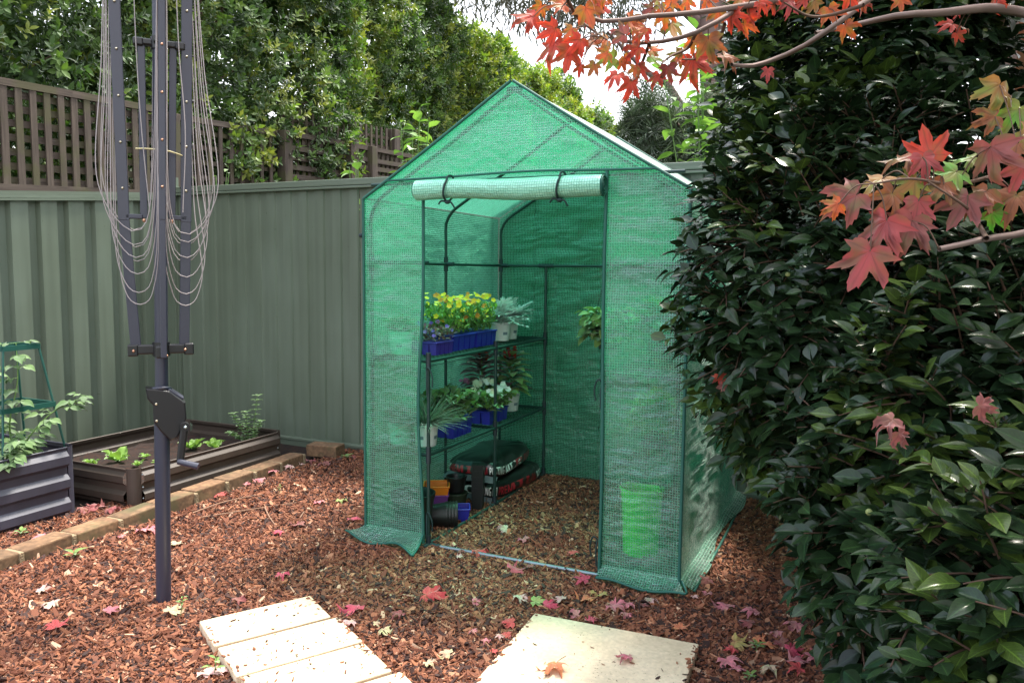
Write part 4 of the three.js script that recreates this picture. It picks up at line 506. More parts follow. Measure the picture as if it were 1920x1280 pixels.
const FALLEN = `
-1.76,-2.81,76,p -1.64,-2.7,73,p -1.41,-2.63,65,k -1.52,-2.51,87,r -1.19,-2.63,79,c -1.69,-3.48,105,k -1.74,-3.41,40,k -1.46,-3.31,69,c -0.91,-2.23,87,p 
-0.86,-2.23,50,p -1.0,-2.75,64,d -0.9,-2.98,63,m -1.56,-4.08,78,r -1.49,-4.27,61,k -1.42,-4.35,82,k -1.42,-4.57,85,k -1.35,-4.68,72,p -1.3,-4.71,51,p 
-1.16,-4.76,95,d -1.27,-4.81,74,d -1.0,-3.96,67,k -0.89,-3.99,68,g -1.06,-3.48,61,m -1.0,-3.58,84,d -0.77,-3.68,80,m -1.04,-4.94,60,d -2.13,-3.81,131,d 
-2.07,-3.81,136,d -2.01,-3.8,109,d -2.09,-3.4,102,k -2.26,-3.44,68,d -0.31,-2.79,121,r -0.55,-2.67,97,m -0.54,-2.57,88,p -0.38,-2.63,59,d -0.46,-2.56,33,c 
-0.42,-2.51,61,c -0.25,-2.29,45,c -0.19,-2.35,57,c 0.01,-3.06,95,m 0.27,-3.24,70,r 0.3,-2.95,79,m 0.08,-3.07,48,d -0.13,-2.74,39,k 0.03,-2.79,70,p 
0.09,-2.75,78,g 0.13,-2.72,73,m 0.19,-2.76,57,p 0.28,-2.77,83,o 0.32,-2.84,40,t 0.35,-2.81,58,t 0.37,-2.72,87,k 0.43,-2.73,61,k 0.41,-2.66,51,k 0.24,-2.65,63,k 
0.28,-2.6,58,m 0.01,-2.57,65,r -0.01,-2.5,56,r -0.03,-2.48,36,p -0.07,-2.45,36,k -0.12,-2.52,36,k -0.05,-2.37,34,r 0.14,-2.24,99,os 0.37,-2.29,67,ks 
0.58,-2.54,66,o 0.69,-2.81,36,p 0.78,-2.96,85,d 0.76,-2.83,55,k 0.79,-2.72,89,k 0.74,-2.45,82,t 0.72,-2.4,56,r 0.68,-2.33,86,k 0.69,-2.27,54,k 0.87,-2.69,75,k 
0.83,-2.58,73,d 0.9,-2.45,62,d 0.84,-2.43,61,o 0.8,-2.29,86,c 0.89,-2.32,72,k 0.89,-2.28,59,r 0.99,-2.58,78,k 1.03,-2.45,76,d 0.97,-2.35,61,k 0.91,-2.53,55,k 
0.82,-2.48,50,o -0.02,-3.55,81,p 0.07,-3.42,68,k -0.14,-3.27,86,r -0.22,-3.24,55,d -0.22,-3.19,39,p 0.53,-2.85,41,p 0.52,-2.78,58,p 0.48,-2.73,44,d 
0.9,-2.39,69,m
`;   // x, z, size in mm, colour
const BRANCHES = `
br 1.241,1.801,-1.809 1.182,1.839,-1.870 1.089,1.839,-1.843 0.929,1.802,-1.767 0.847,1.794,-1.755 0.800,1.799,-1.822 0.752,1.798,-1.869 0.684,1.775,-1.826
br 0.897,1.878,-1.715 0.847,1.865,-1.772 0.763,1.820,-1.741 0.694,1.766,-1.664 0.635,1.722,-1.648 0.606,1.707,-1.713 0.566,1.696,-1.759 0.507,1.672,-1.716 0.446,1.656,-1.645
br 0.651,1.823,-1.660 0.566,1.810,-1.717 0.485,1.788,-1.688 0.346,1.746,-1.612 0.265,1.736,-1.599 0.181,1.746,-1.666 0.095,1.792,-1.717
br 0.563,1.811,-1.659 0.504,1.811,-1.717 0.456,1.775,-1.687 0.403,1.729,-1.610 0.361,1.705,-1.596 0.331,1.711,-1.663 0.280,1.715,-1.710 0.225,1.708,-1.669
br 0.895,1.318,-1.213 0.826,1.297,-1.269 0.750,1.287,-1.241 0.670,1.275,-1.168 0.629,1.267,-1.155
tw 0.731,1.286,-1.210 0.755,1.308,-1.270 0.725,1.327,-1.245 0.665,1.337,-1.173 0.611,1.366,-1.164
tw 0.107,1.785,-1.657 0.135,1.766,-1.713 0.156,1.738,-1.684 0.186,1.692,-1.607
tw 0.277,1.697,-1.649 0.273,1.677,-1.705 0.257,1.641,-1.675 0.235,1.610,-1.599
tw 0.373,1.721,-1.651 0.369,1.706,-1.708 0.330,1.682,-1.678 0.294,1.645,-1.603
tw 0.432,1.739,-1.653 0.431,1.712,-1.708 0.385,1.678,-1.678 0.336,1.654,-1.603
tw 0.672,1.746,-1.553 0.634,1.746,-1.611 0.581,1.734,-1.583 0.504,1.735,-1.510
tw 0.853,1.408,-1.221 0.808,1.398,-1.278 0.706,1.373,-1.249 0.585,1.371,-1.176 0.532,1.362,-1.164
`;
const MAPLE = `
0.021,1.752,-1.674,0.089,160,r 0.070,1.719,-1.651,0.077,150,r 0.078,1.689,-1.678,0.106,110,r 0.108,1.659,-1.625,0.087,100,r 0.152,1.753,-1.654,0.093,70,o 
0.089,1.788,-1.697,0.073,180,o 0.186,1.791,-1.717,0.068,40,r 0.151,1.704,-1.690,0.090,150,b 0.206,1.703,-1.599,0.066,200,p 0.194,1.669,-1.666,0.067,170,v 
0.246,1.737,-1.652,0.072,30,o 0.265,1.726,-1.681,0.067,120,r 0.337,1.742,-1.713,0.097,80,y 0.244,1.679,-1.647,0.066,140,r 0.199,1.615,-1.611,0.067,130,r 
0.236,1.603,-1.640,0.079,95,r 0.270,1.649,-1.685,0.065,60,r 0.301,1.685,-1.708,0.068,10,v 0.372,1.651,-1.665,0.111,90,r 0.318,1.636,-1.643,0.066,80,d 
0.412,1.697,-1.699,0.079,60,o 0.385,1.719,-1.731,0.069,100,o 0.458,1.682,-1.708,0.080,40,b 0.431,1.771,-1.716,0.068,100,o 0.460,1.753,-1.674,0.073,70,r 
0.500,1.755,-1.714,0.066,30,o 0.564,1.776,-1.656,0.066,90,k 0.652,1.760,-1.654,0.077,70,o 0.713,1.748,-1.714,0.068,60,o 0.762,1.817,-1.760,0.061,30,o 
0.615,1.782,-1.676,0.067,120,y 0.551,1.799,-1.718,0.064,100,r 0.424,1.818,-1.760,0.058,90,o 1.002,1.804,-1.859,0.064,160,r 1.030,1.780,-1.857,0.054,40,r 
0.893,1.855,-1.864,0.062,90,o 1.113,1.857,-1.864,0.074,90,r 0.315,1.794,-1.738,0.069,90,y 0.377,1.811,-1.759,0.058,90,o 0.159,1.644,-1.644,0.050,120,b 
0.230,1.668,-1.686,0.056,90,o 0.294,1.628,-1.663,0.056,120,r 0.347,1.684,-1.708,0.064,140,y 0.273,1.765,-1.655,0.050,150,p 0.126,1.744,-1.733,0.069,60,b 
0.051,1.789,-1.737,0.058,120,o 0.639,1.430,-1.223,0.070,-100,r 0.630,1.394,-1.210,0.057,80,k 0.809,1.530,-1.332,0.076,110,y 0.832,1.491,-1.329,0.068,120,v 
0.502,1.338,-1.195,0.077,150,p 0.557,1.368,-1.217,0.066,150,y 0.608,1.408,-1.241,0.064,170,b 0.541,1.287,-1.160,0.087,115,k 0.509,1.240,-1.136,0.089,112,k 
0.587,1.288,-1.170,0.084,110,p 0.689,1.331,-1.214,0.078,120,p 0.727,1.400,-1.200,0.089,80,p 0.771,1.337,-1.215,0.070,120,b 0.611,1.365,-1.227,0.063,140,y 
0.683,1.382,-1.239,0.065,150,v 0.761,1.316,-1.233,0.052,60,g 0.718,1.347,-1.216,0.063,140,b 0.781,1.382,-1.219,0.066,110,k 0.656,1.357,-1.216,0.058,130,b 
0.563,1.337,-1.185,0.064,125,b 0.608,1.325,-1.183,0.056,100,k 0.788,1.430,-1.263,0.060,150,b 0.720,1.412,-1.262,0.051,170,v 0.828,1.457,-1.276,0.069,140,y 
0.790,1.488,-1.329,0.053,160,b 0.479,1.328,-1.184,0.040,150,o 0.651,1.738,-2.054,0.060,90,k 0.737,1.532,-2.136,0.072,60,p 0.588,0.909,-2.130,0.068,100,p 
0.576,0.935,-2.132,0.059,80,r 0.625,0.980,-1.283,0.055,150,p 0.662,0.952,-1.300,0.045,60,p 0.672,1.042,-1.088,0.042,20,p 0.975,1.566,-2.239,0.045,60,p 
0.940,1.667,-2.349,0.054,90,k 1.066,1.661,-2.348,0.054,40,k
`;   // x, y, z, size, direction, colour
// ---------------------------------------------------------------- hedge trees and background
const tuft = (() => { const l = [], R = rngOf(4); for (let i = 0; i < 9; i++) { const a = i * 2.4, g = leafGeo(0.044 * (0.8 + R() * 0.4), 0.021, { n: 3, m: 1, droop: 0.15 }); g.rotateX(-0.2 - 0.9 * (i / 9)); g.rotateY(a); g.translate(0, i * 0.006, 0); l.push(g); } return merge(l).deleteAttribute('uv'); })();
function crown(t, n, f, pal, R, m = LM.hedge, g = tuft, name = 'crown') { const ms = [], cs = []; for (let i = 0; i < n; i++) { const [p, d, s, c] = f(i); ms.push(basis(p, new V3(R() - 0.5, R() - 0.5, R() - 0.5), d, s)); const k = c ?? pal[Math.floor(R() * pal.length)], b = 0.7 + R() * 0.6; cs.push(col(k[0] * b, k[1] * b, k[2] * b)); } return inst(name, g, m, ms, cs, t); }
{
  const R = rngOf(55);
  const hedge = (u, v, ru, rv, y0, y1, n, s, lab, green) => {
    const t = yard('hedge_tree', lab, 'tree', u, 0, v, 0, 'tall hedge trees behind the lattice'), cy = (y0 + y1) / 2, ry = (y1 - y0) / 2;
    part('trunk', taper([[0, 0, 0], [0.03, 1.2, 0.02], [-0.04, 2.4, 0], [0, y1 - 0.6, 0.03]], 0.09, 0.02, 16, 9), M.barkDark, t);
    for (let i = 0; i < 16; i++) { const a = i * 2.4, y = lerp(y0 + 0.2, y1 - 0.7, i / 16); part('limb', taper([[0, y, 0], [ru * 0.4 * Math.cos(a), y + 0.25, rv * 0.4 * Math.sin(a)], [ru * 0.8 * Math.cos(a), y + 0.6, rv * 0.8 * Math.sin(a)]], 0.025, 0.006, 8, 5), M.barkDark, t); }
    crown(t, n, () => {
      const d = new V3(R() * 2 - 1, R() * 2 - 1, R() * 2 - 1); if (d.lengthSq() > 1 || d.lengthSq() < 0.05) d.set(0.4, R() - 0.3, 0.6); d.normalize();
      const e = 0.72, sx = Math.sign(d.x) * Math.abs(d.x) ** e, sy = Math.sign(d.y) * Math.abs(d.y) ** e, sz = Math.sign(d.z) * Math.abs(d.z) ** e;
      const lump = 0.80 + 0.24 * vn3(d.x * 3 + u, d.y * 5 + v, d.z * 3, 15) + 0.12 * vn3(d.x * 8 + u, d.y * 14 + v, d.z * 8, 16), q = R() < 0.8 ? 0.90 + R() * 0.12 : 0.5 + R() * 0.4, k = lump * q;
      const pn = fbm(d.x * 4 + v * 3, d.y * 6 + d.z * 4, 0, 3, 29), nw = R() < clamp((pn - 0.40) * 2.4 + (green - 0.9) * 1.2);
      return [new V3(sx * ru * k, cy + sy * ry * k, sz * rv * k), new V3(d.x * 0.7 + (R() - 0.5), 0.55 + d.y * 0.4 + (R() - 0.5) * 0.8, d.z * 0.7 + (R() - 0.5)), s * (0.75 + R() * 0.6), nw ? (R() < 0.6 ? [0.15 * green, 0.25 * green, 0.02] : [0.25 * green, 0.31 * green, 0.025]) : null];
    }, [[0.032, 0.082, 0.010], [0.056, 0.132, 0.014], [0.10, 0.20, 0.020]], R);
  };
  hedge(-4.15, 0.2, 1.2, 1.9, 0.3, 6.6, 46000, 1.3, 'dense dark green hedge tree above the left lattice', 0.85);
  hedge(-4.05, 3.0, 1.25, 1.6, 0.6, 6.6, 44000, 1.25, 'hedge tree drooping over the shaded lattice corner', 0.9);
  hedge(-4.25, 5.8, 1.2, 1.5, 0.6, 6.2, 32000, 1.25, 'hedge tree with pale shoots behind the upper lattice', 1);
  hedge(-4.3, 8.5, 1.2, 1.45, 0.6, 5.1, 20000, 1.45, 'yellow green hedge tree left of the greenhouse peak', 1.25);
  hedge(-4.3, 11.4, 1.2, 1.35, 0.6, 5.2, 16000, 1.6, 'yellow green hedge tree just right of the greenhouse peak', 1.25);
  hedge(-4.3, 14.2, 1.2, 1.35, 0.6, 4.9, 13000, 1.8, 'farthest yellow green hedge tree at the end of the row', 1.25);
  // tall gum behind
  { const t = thing('gum_tree', 'tall pale pink trunked gum tree behind the greenhouse', 'tree', new V3(2.9, 0, -11.6));
    part('trunk', taper([[0.1, -0.1, 0], [0.02, 2, 0.05], [-0.02, 3.6, 0.2], [-0.12, 4.8, 0.2], [0.1, 6.5, 0.1], [0.0, 9, 0]], 0.26, 0.12, 30, 12), M.barkPink, t);
    const limbs = [[[-0.1, 3.1, 0.1], [-0.45, 3.5, 0.2], [-0.75, 3.9, 0.3], [-1.0, 4.0, 0.4], [-1.6, 4.6, 0.3]], [[-0.1, 4.6, 0.2], [-0.9, 5.2, 0.2], [-2.2, 5.3, 0.4], [-3.4, 5.6, 0.2]], [[-0.05, 4.2, 0.2], [0.5, 4.8, 0.3], [1.3, 5.3, 0.2]], [[0.05, 6, 0.1], [-1.2, 6.6, 0.4], [-2.6, 6.4, 0.6], [-3.8, 5.9, 0.5]], [[0.05, 6.2, 0.1], [1.0, 7, -0.3], [2, 7.4, 0]], [[-0.4, 3.45, 0.2], [-0.5, 3.0, 0.3], [-0.42, 2.5, 0.35]]];
    limbs.forEach((l, i) => part('limb', taper(l, i ? 0.09 : 0.085, 0.015, 20, 8), M.barkPink, t));
    const spray = (() => { const l = []; for (let i = 0; i < 12; i++) { const g = leafGeo(0.11, 0.016, { n: 3, m: 1, droop: 0.3 }); g.rotateX(0.5 + 0.5 * hash(i, 3, 1)); g.rotateY(i * 2.4); g.translate((hash(i, 1, 1) - 0.5) * 0.2, -0.02 * i, (hash(i, 2, 1) - 0.5) * 0.2); l.push(g); } return merge(l).deleteAttribute('uv'); })();
    crown(t, 1500, () => { const l = limbs[1 + Math.floor(R() * 4)], p = curve(l).getPointAt(0.35 + R() * 0.65); return [p.add(new V3((R() - 0.5) * 1.1, (R() - 0.6) * 0.9, (R() - 0.5) * 1.1)), new V3(0, 1, 0), 1 + R() * 0.6]; }, [[0.07, 0.085, 0.055], [0.10, 0.115, 0.07], [0.13, 0.12, 0.08]], R, LM.far, spray); }
  // dark feathery tree
  const needle = (() => { const l = []; for (let i = 0; i < 16; i++) { const g = leafGeo(0.15, 0.008, { n: 2, m: 1, droop: 0.25, stalk: 0 }); g.rotateX(0.1 - 0.9 * hash(i, 5, 1)); g.rotateY(i * 2.4); l.push(g); } return merge(l).deleteAttribute('uv'); })();
  const feather = (x, z, lab, sc, n) => { const t = thing('feathery_tree', lab, 'tree', new V3(x, 0, z), 0, 'dark feathery trees behind the back fence'); part('trunk', taper([[0, -0.1, 0], [0.05, 1.5, 0], [-0.05, 3.4 * sc, 0]], 0.12, 0.03, 12, 8), M.barkDark, t); for (let i = 0; i < 9; i++) { const a = i * 2.4; part('limb', taper([[0, 1.2 + i * 0.22, 0], [0.5 * Math.cos(a), 1.6 + i * 0.2, 0.5 * Math.sin(a)], [0.95 * Math.cos(a), 1.7 + i * 0.18, 0.95 * Math.sin(a)]], 0.04, 0.01, 8, 6), M.barkDark, t); }
    crown(t, n, () => { const a = R() * 6.283, y = R(), r = (0.25 + 0.85 * Math.sqrt(R())) * (1.15 - 0.55 * y); return [new V3(r * Math.cos(a), 0.9 + y * 2.9 * sc + (vn(a * 2, y * 5, 0, 9) - 0.5) * 0.5, r * Math.sin(a)), new V3(Math.cos(a) * 0.6, 0.7, Math.sin(a) * 0.6), 0.9 + R() * 0.7]; }, [[0.020, 0.05, 0.010], [0.035, 0.08, 0.014], [0.055, 0.10, 0.02]], R, LM.far, needle); };
  feather(1.95, -9.2, 'dark feathery tree right of the greenhouse roof', 0.78, 2600); feather(3.6, -8.6, 'dark feathery tree hidden mostly behind the camellia', 0.9, 1600);
  // bright shrub over the fence and leafy weeds
  const big = leafGeo(1, 0.5, { n: 6, m: 2, droop: 0.3, fold: 0.15, peak: 0.4, wave: 0.02 });
  const weed = (name, lab, u, v, y0, y1, n, s, spread, pal) => { const t = yard(name, lab, 'plant', u, 0, v, 0, 'leafy plants beyond the back fence'), ms = pal.map((c) => tint(LM.soft, col(...c))); const k = spread > 0.4 ? 9 : spread > 0.2 ? 4 : 3; for (let j = 0; j < k; j++) { const a = j * 2.1, sp = spread * (0.3 + 0.7 * R()), st = [[0, 0, 0], [sp * 0.3 * Math.cos(a), y0 * 0.7, sp * 0.3 * Math.sin(a)], [sp * Math.cos(a), lerp(y0, y1, 0.6 + R() * 0.4), sp * Math.sin(a)]], c = curve(st); part('stem', taper(st, 0.008, 0.003, 14, 6), M.greenStem, t); for (let i = 0; i < n / k; i++) { const p = c.getPointAt(clamp(y0 / y1 * 0.9 + (1 - y0 / y1 * 0.9) * (i + 0.5) / (n / k), 0, 1)), b = i * 2.4 + j, d = new V3(Math.cos(b) + (R() - 0.5) * 0.6, -0.2 + R() * 1.0, Math.sin(b) + (R() - 0.5) * 0.6); place(part('leaf', big, ms[Math.floor(R() * ms.length)], t), basis(p, d, new V3((R() - 0.5) * 0.7, 1, (R() - 0.5) * 0.7), s * (0.45 + R() * 0.75))); } } };
  const lime = [[0.17, 0.36, 0.04], [0.22, 0.42, 0.05], [0.12, 0.26, 0.03]];
  weed('leafy_weed', 'tall bright green leafy weed behind the roof slope', -0.98, 1.95, 1.85, 2.40, 54, 0.14, 0.22, lime); weed('leafy_weed', 'low bright green weed poking above the back fence', -1.33, 1.75, 1.78, 1.98, 12, 0.12, 0.10, lime);
  weed('leafy_shrub', 'bright green leafy shrub rising over fence beside camellia', 1.12, 2.05, 1.65, 2.75, 220, 0.14, 0.46, lime);
  weed('leafy_weed', 'small green weed in front of the shaded lattice', -2.55, 1.62, 1.78, 1.98, 14, 0.06, 0.25, [[0.08, 0.16, 0.03], [0.12, 0.22, 0.04]]);
  // house glimpsed at the right
  { const t = thing('house', 'orange walled house glimpsed at the top right corner', 'house', new V3(8.2, 0, -8.6), -0.5); part('wall', uvBox(box(5, 4.6, 4, 0, 2.25, 0), 1), M.house, t); const rs = new THREE.Shape([[-2.4, 0], [2.4, 0], [0, 1.5]].map((p) => new THREE.Vector2(...p))); part('roof', new THREE.ExtrudeGeometry(rs, { depth: 5.6, bevelEnabled: false }).rotateY(PI / 2).translate(-2.8, 4.55, 0), mat(col(0.12, 0.06, 0.05), 0.8), t); const w = part('window', box(1.2, 1.1, 0.06, 0.4, 2.6, 2.0), mat(col(0.75, 0.74, 0.7), 0.5), t); part('pane', box(1.04, 0.94, 0.02, 0.4, 2.6, 2.025), mat(col(0.02, 0.03, 0.035), 0.08), w); }
}
// ---------------------------------------------------------------- camellia
{
  const R = rngOf(2024), T = thing('camellia_bush', 'large dark glossy camellia bush filling the right side', 'bush', new V3(1.35, 0, -2.1)), O = T.position;
  const E = [[1.17, 1.45, -2.75, 0.54, 1.05, 0.60], [1.06, 1.18, -2.35, 0.55, 0.66, 0.5], [1.30, 0.75, -1.85, 0.62, 0.72, 0.5], [1.34, 0.52, -1.30, 0.67, 0.66, 0.46], [1.95, 0.95, -2.35, 0.85, 0.62, 0.7], [1.22, 1.95, -2.9, 0.40, 0.62, 0.45], [1.24, 2.15, -2.75, 0.34, 0.6, 0.5], [1.80, 0.80, -3.45, 0.52, 0.85, 0.7], [2.0, 0.55, -1.5, 0.75, 0.58, 0.6]];
  const depth = (p, skip) => { let m = 9; E.forEach((e, i) => { if (i !== skip) m = Math.min(m, Math.hypot((p.x - e[0]) / e[3], (p.y - e[1]) / e[4], (p.z - e[2]) / e[5])); }); return m; };
  for (const [x, z, tx, ty, tz] of [[0, 0, 0.0, 1.5, -0.4], [0.05, 0.05, 0.5, 1.7, -0.5], [-0.05, 0, -0.35, 1.2, -0.3], [0.02, 0.1, 0.1, 0.8, 0.6], [0, 0.05, -0.2, 0.9, 0.4], [0.06, 0, 0.6, 1.2, 0.3]]) part('stem', taper([[x, -0.05, z], [lerp(x, tx, 0.3), ty * 0.4, lerp(z, tz, 0.3)], [tx, ty, tz]], 0.028, 0.008, 14, 7), M.barkDark, T);
  const lf = [leafGeo(1, 0.50, { n: 7, m: 2, fold: 0.16, droop: 0.16, peak: 0.45 }), leafGeo(1, 0.47, { n: 7, m: 2, fold: 0.24, droop: 0.30, peak: 0.42 }), leafGeo(1, 0.53, { n: 7, m: 2, fold: 0.08, droop: 0.05, peak: 0.5 })];
  const leaves = [], budSpots = [], C = camera.position, twigs = [], fw = new V3();
  let made = 0;
  for (let n = 0; n < 150000 && made < 7400; n++) {
    const k = Math.floor(R() * E.length), e = E[k], d = new V3(R() * 2 - 1, R() * 2 - 1, R() * 2 - 1); if (d.lengthSq() > 1) continue; d.normalize();
    const inner = R() < 0.22, q = inner ? 0.55 + R() * 0.3 : 0.86 + R() * 0.16, p = new V3(e[0] + e[3] * d.x * q, e[1] + e[4] * d.y * q, e[2] + e[5] * d.z * q);
    if (p.y < 0.10 || depth(p, k) < (inner ? 0.5 : 0.86)) continue;
    const o = new V3(d.x / e[3], d.y / e[4], d.z / e[5]).normalize(); fw.subVectors(C, p).normalize(); const face = o.dot(fw); if (face < -0.15 && R() > 0.22) continue;
    const [gu, gv] = toUV(p.x, p.z); if (gu < 1.56 && gv > -0.12) continue; if (p.distanceTo(C) < 0.72) continue;
    made++;
    const dir = o.clone().multiplyScalar(0.8).add(new V3(R() - 0.5, (R() - 0.35) * 0.9, R() - 0.5)).normalize(), len = 0.10 + R() * 0.09, a = p.clone().addScaledVector(dir, -len * 0.8), sag = new V3(0, -0.02, 0);
    const pts = [a, a.clone().addScaledVector(dir, len * 0.5).addScaledVector(sag, 0.2), a.clone().addScaledVector(dir, len).add(sag)], cv = curve(pts); twigs.push([p.distanceTo(C), pts]);
    const m = 7 + Math.floor(R() * 4), young = vn3(p.x * 3, p.y * 3, p.z * 3, 44) > 0.62 && R() < 0.45;
    for (let i = 0; i < m; i++) {
      const t = 0.15 + 0.85 * i / (m - 1), b = cv.getPointAt(t), s = (i % 2 ? 1 : -1), side = new V3().crossVectors(dir, new V3(0, 1, 0)).normalize().applyAxisAngle(dir, (R() - 0.5) * 1.2), ld = dir.clone().multiplyScalar(0.35 + t * 0.5).addScaledVector(side, s * (1.0 - t * 0.35)).add(new V3((R() - 0.5) * 0.4, -0.12 + (R() - 0.5) * 0.5, (R() - 0.5) * 0.4)).normalize();
      const c = young ? [0.085, 0.15, 0.025] : [[0.017, 0.046, 0.016], [0.025, 0.064, 0.021], [0.038, 0.086, 0.026]][Math.floor(R() * 3)], w = 0.8 + R() * 0.4;
      leaves.push({ d: b.distanceTo(C) + (face < 0.1 ? 2 : 0) + Math.max(0, -(fw.z) * 0) , m: basis(b, ld, o.clone().multiplyScalar(0.75).add(new V3((R() - 0.5) * 0.7, 0.8, (R() - 0.5) * 0.7)), 0.038 + R() * 0.038), c: [c[0] * w, c[1] * w, c[2] * w], g: Math.floor(R() * 3), p: b });
    }
    if (R() < 0.03 && face > 0.2) budSpots.push([pts[2].clone().addScaledVector(dir, 0.012), dir]);
  }
  // nearest leaves singly, the rest together
  const ndc = new V3(), inView = (p) => { camera.updateMatrixWorld(); ndc.copy(p).project(camera); return Math.abs(ndc.x) < 1.02 && Math.abs(ndc.y) < 1.02 && ndc.z < 1; };
  camera.updateProjectionMatrix(); camera.updateMatrixWorld();
  leaves.sort((a, b) => a.d - b.d); const near = [], rest = []; for (const l of leaves) (near.length < 300 && inView(l.p) ? near : rest).push(l);
  const sh = new THREE.Matrix4().makeTranslation(-O.x, -O.y, -O.z), greens = [[0.017, 0.046, 0.016], [0.025, 0.064, 0.021], [0.038, 0.086, 0.026], [0.085, 0.15, 0.025]].map((c) => tint(LM.camellia, col(...c)));
  for (const l of near) place(part('leaf', lf[l.g], greens[l.c[0] > 0.03 ? 3 : l.g], T), sh.clone().multiply(l.m));
  for (let g = 0; g < 3; g++) { const q = rest.filter((l) => l.g === g); inst('foliage', lf[g], LM.camellia, q.map((l) => sh.clone().multiply(l.m)), q.map((l) => col(...l.c)), T); }
  twigs.sort((a, b) => a[0] - b[0]); const tg = twigs.slice(0, 2500).map(([, p]) => taper(p.map((v) => v.clone().sub(O)), 0.0026, 0.0013, 5, 5)); tag(part('twigs', merge(tg), M.twig, T), null, null, null, 'stuff');
  const bud = lathe([[0.0001, 0], [0.55, 0.12], [0.95, 0.5], [0.9, 0.95], [0.5, 1.4], [0.0001, 1.6]], 10), bm = mat(col(0.24, 0.28, 0.10), 0.5);
  for (const [p, d] of budSpots.slice(0, 120)) { const s = 0.0058 + R() * 0.003; place(part('bud', bud, bm, T), basis(p.sub(O), new V3(0.3, 0, 1).cross(d).normalize(), d, s)); }
}
// ---------------------------------------------------------------- maple leaves
const OUT = [[0, 1], [4, 0.88], [7, 0.80], [10, 0.84], [13, 0.68], [18, 0.57], [23, 0.41], [30, 0.51], [35, 0.68], [39, 0.66], [44, 0.92], [48, 0.80], [52, 0.78], [55, 0.64], [60, 0.63], [64, 0.51], [70, 0.39], [80, 0.41], [90, 0.52], [96, 0.62], [102, 0.46], [112, 0.44], [126, 0.38], [145, 0.24], [165, 0.08]];
function mapleGeo(seed, crumple, droop, blotch = 0.4) {
  const R = rngOf(seed), A = [...OUT.map(([a, r]) => [a, r * (0.94 + R() * 0.12)]), ...OUT.slice(1).reverse().map(([a, r]) => [-a, r * (0.94 + R() * 0.12)])].sort((a, b) => a[0] - b[0]), ax = [0, 45, -45, 96, -96], P = [], C = [], I = [], K = 4;
  A.forEach(([a, r]) => { const near = Math.min(...ax.map((x) => Math.abs(x - a))); for (let k = 0; k <= K; k++) { const q = r * k / K, t = a * PI / 180, x = q * Math.sin(t), z = q * Math.cos(t); const fold = (near / 22) * 0.07 * q, y = fold - droop * q * q + crumple * ((vn(x * 3 + seed, z * 3, 0, seed) - 0.5) * q * 1.4 + 0.25 * q * q * Math.sin(t * 2 + seed)); P.push(x, y, z); const v = near < 3.5 && k < K ? 0.72 : 1, m = 0.82 + 0.36 * vn(x * 6 + 9, z * 6, 0, seed + 3); const bl = clamp((vn(x * 4 + seed * 7, z * 4 + 3, 0, seed + 9) - 0.5) * 3) * blotch; C.push(v * m * (1 - 0.35 * bl), v * m * (1 + 0.7 * bl), v * m * (1 - 0.2 * bl)); } });
  for (let i = 0; i + 1 < A.length; i++) for (let k = 0; k < K; k++) { const a = i * (K + 1) + k, b = a + K + 1; I.push(a, b, b + 1, a, b + 1, a + 1); }
  const g = new THREE.BufferGeometry(); g.setAttribute('position', new THREE.Float32BufferAttribute(P, 3)); g.setAttribute('color', new THREE.Float32BufferAttribute(C, 3)); g.setIndex(I); g.computeVertexNormals(); return g;
}
const mapleFlat = [1, 2, 3, 4, 5, 6].map((s) => mapleGeo(s, 0.55 + 0.12 * (s % 3), 0.05)), mapleHang = [11, 12, 13, 14, 15, 16].map((s) => mapleGeo(s, 0.38 + 0.1 * (s % 3), 0.12 + 0.1 * (s % 3), 1));
const mapleMat = (c, thru = 0.3) => leafMat({ thru, coat: 0.1, more: { color: col(...c), vertexColors: true } });
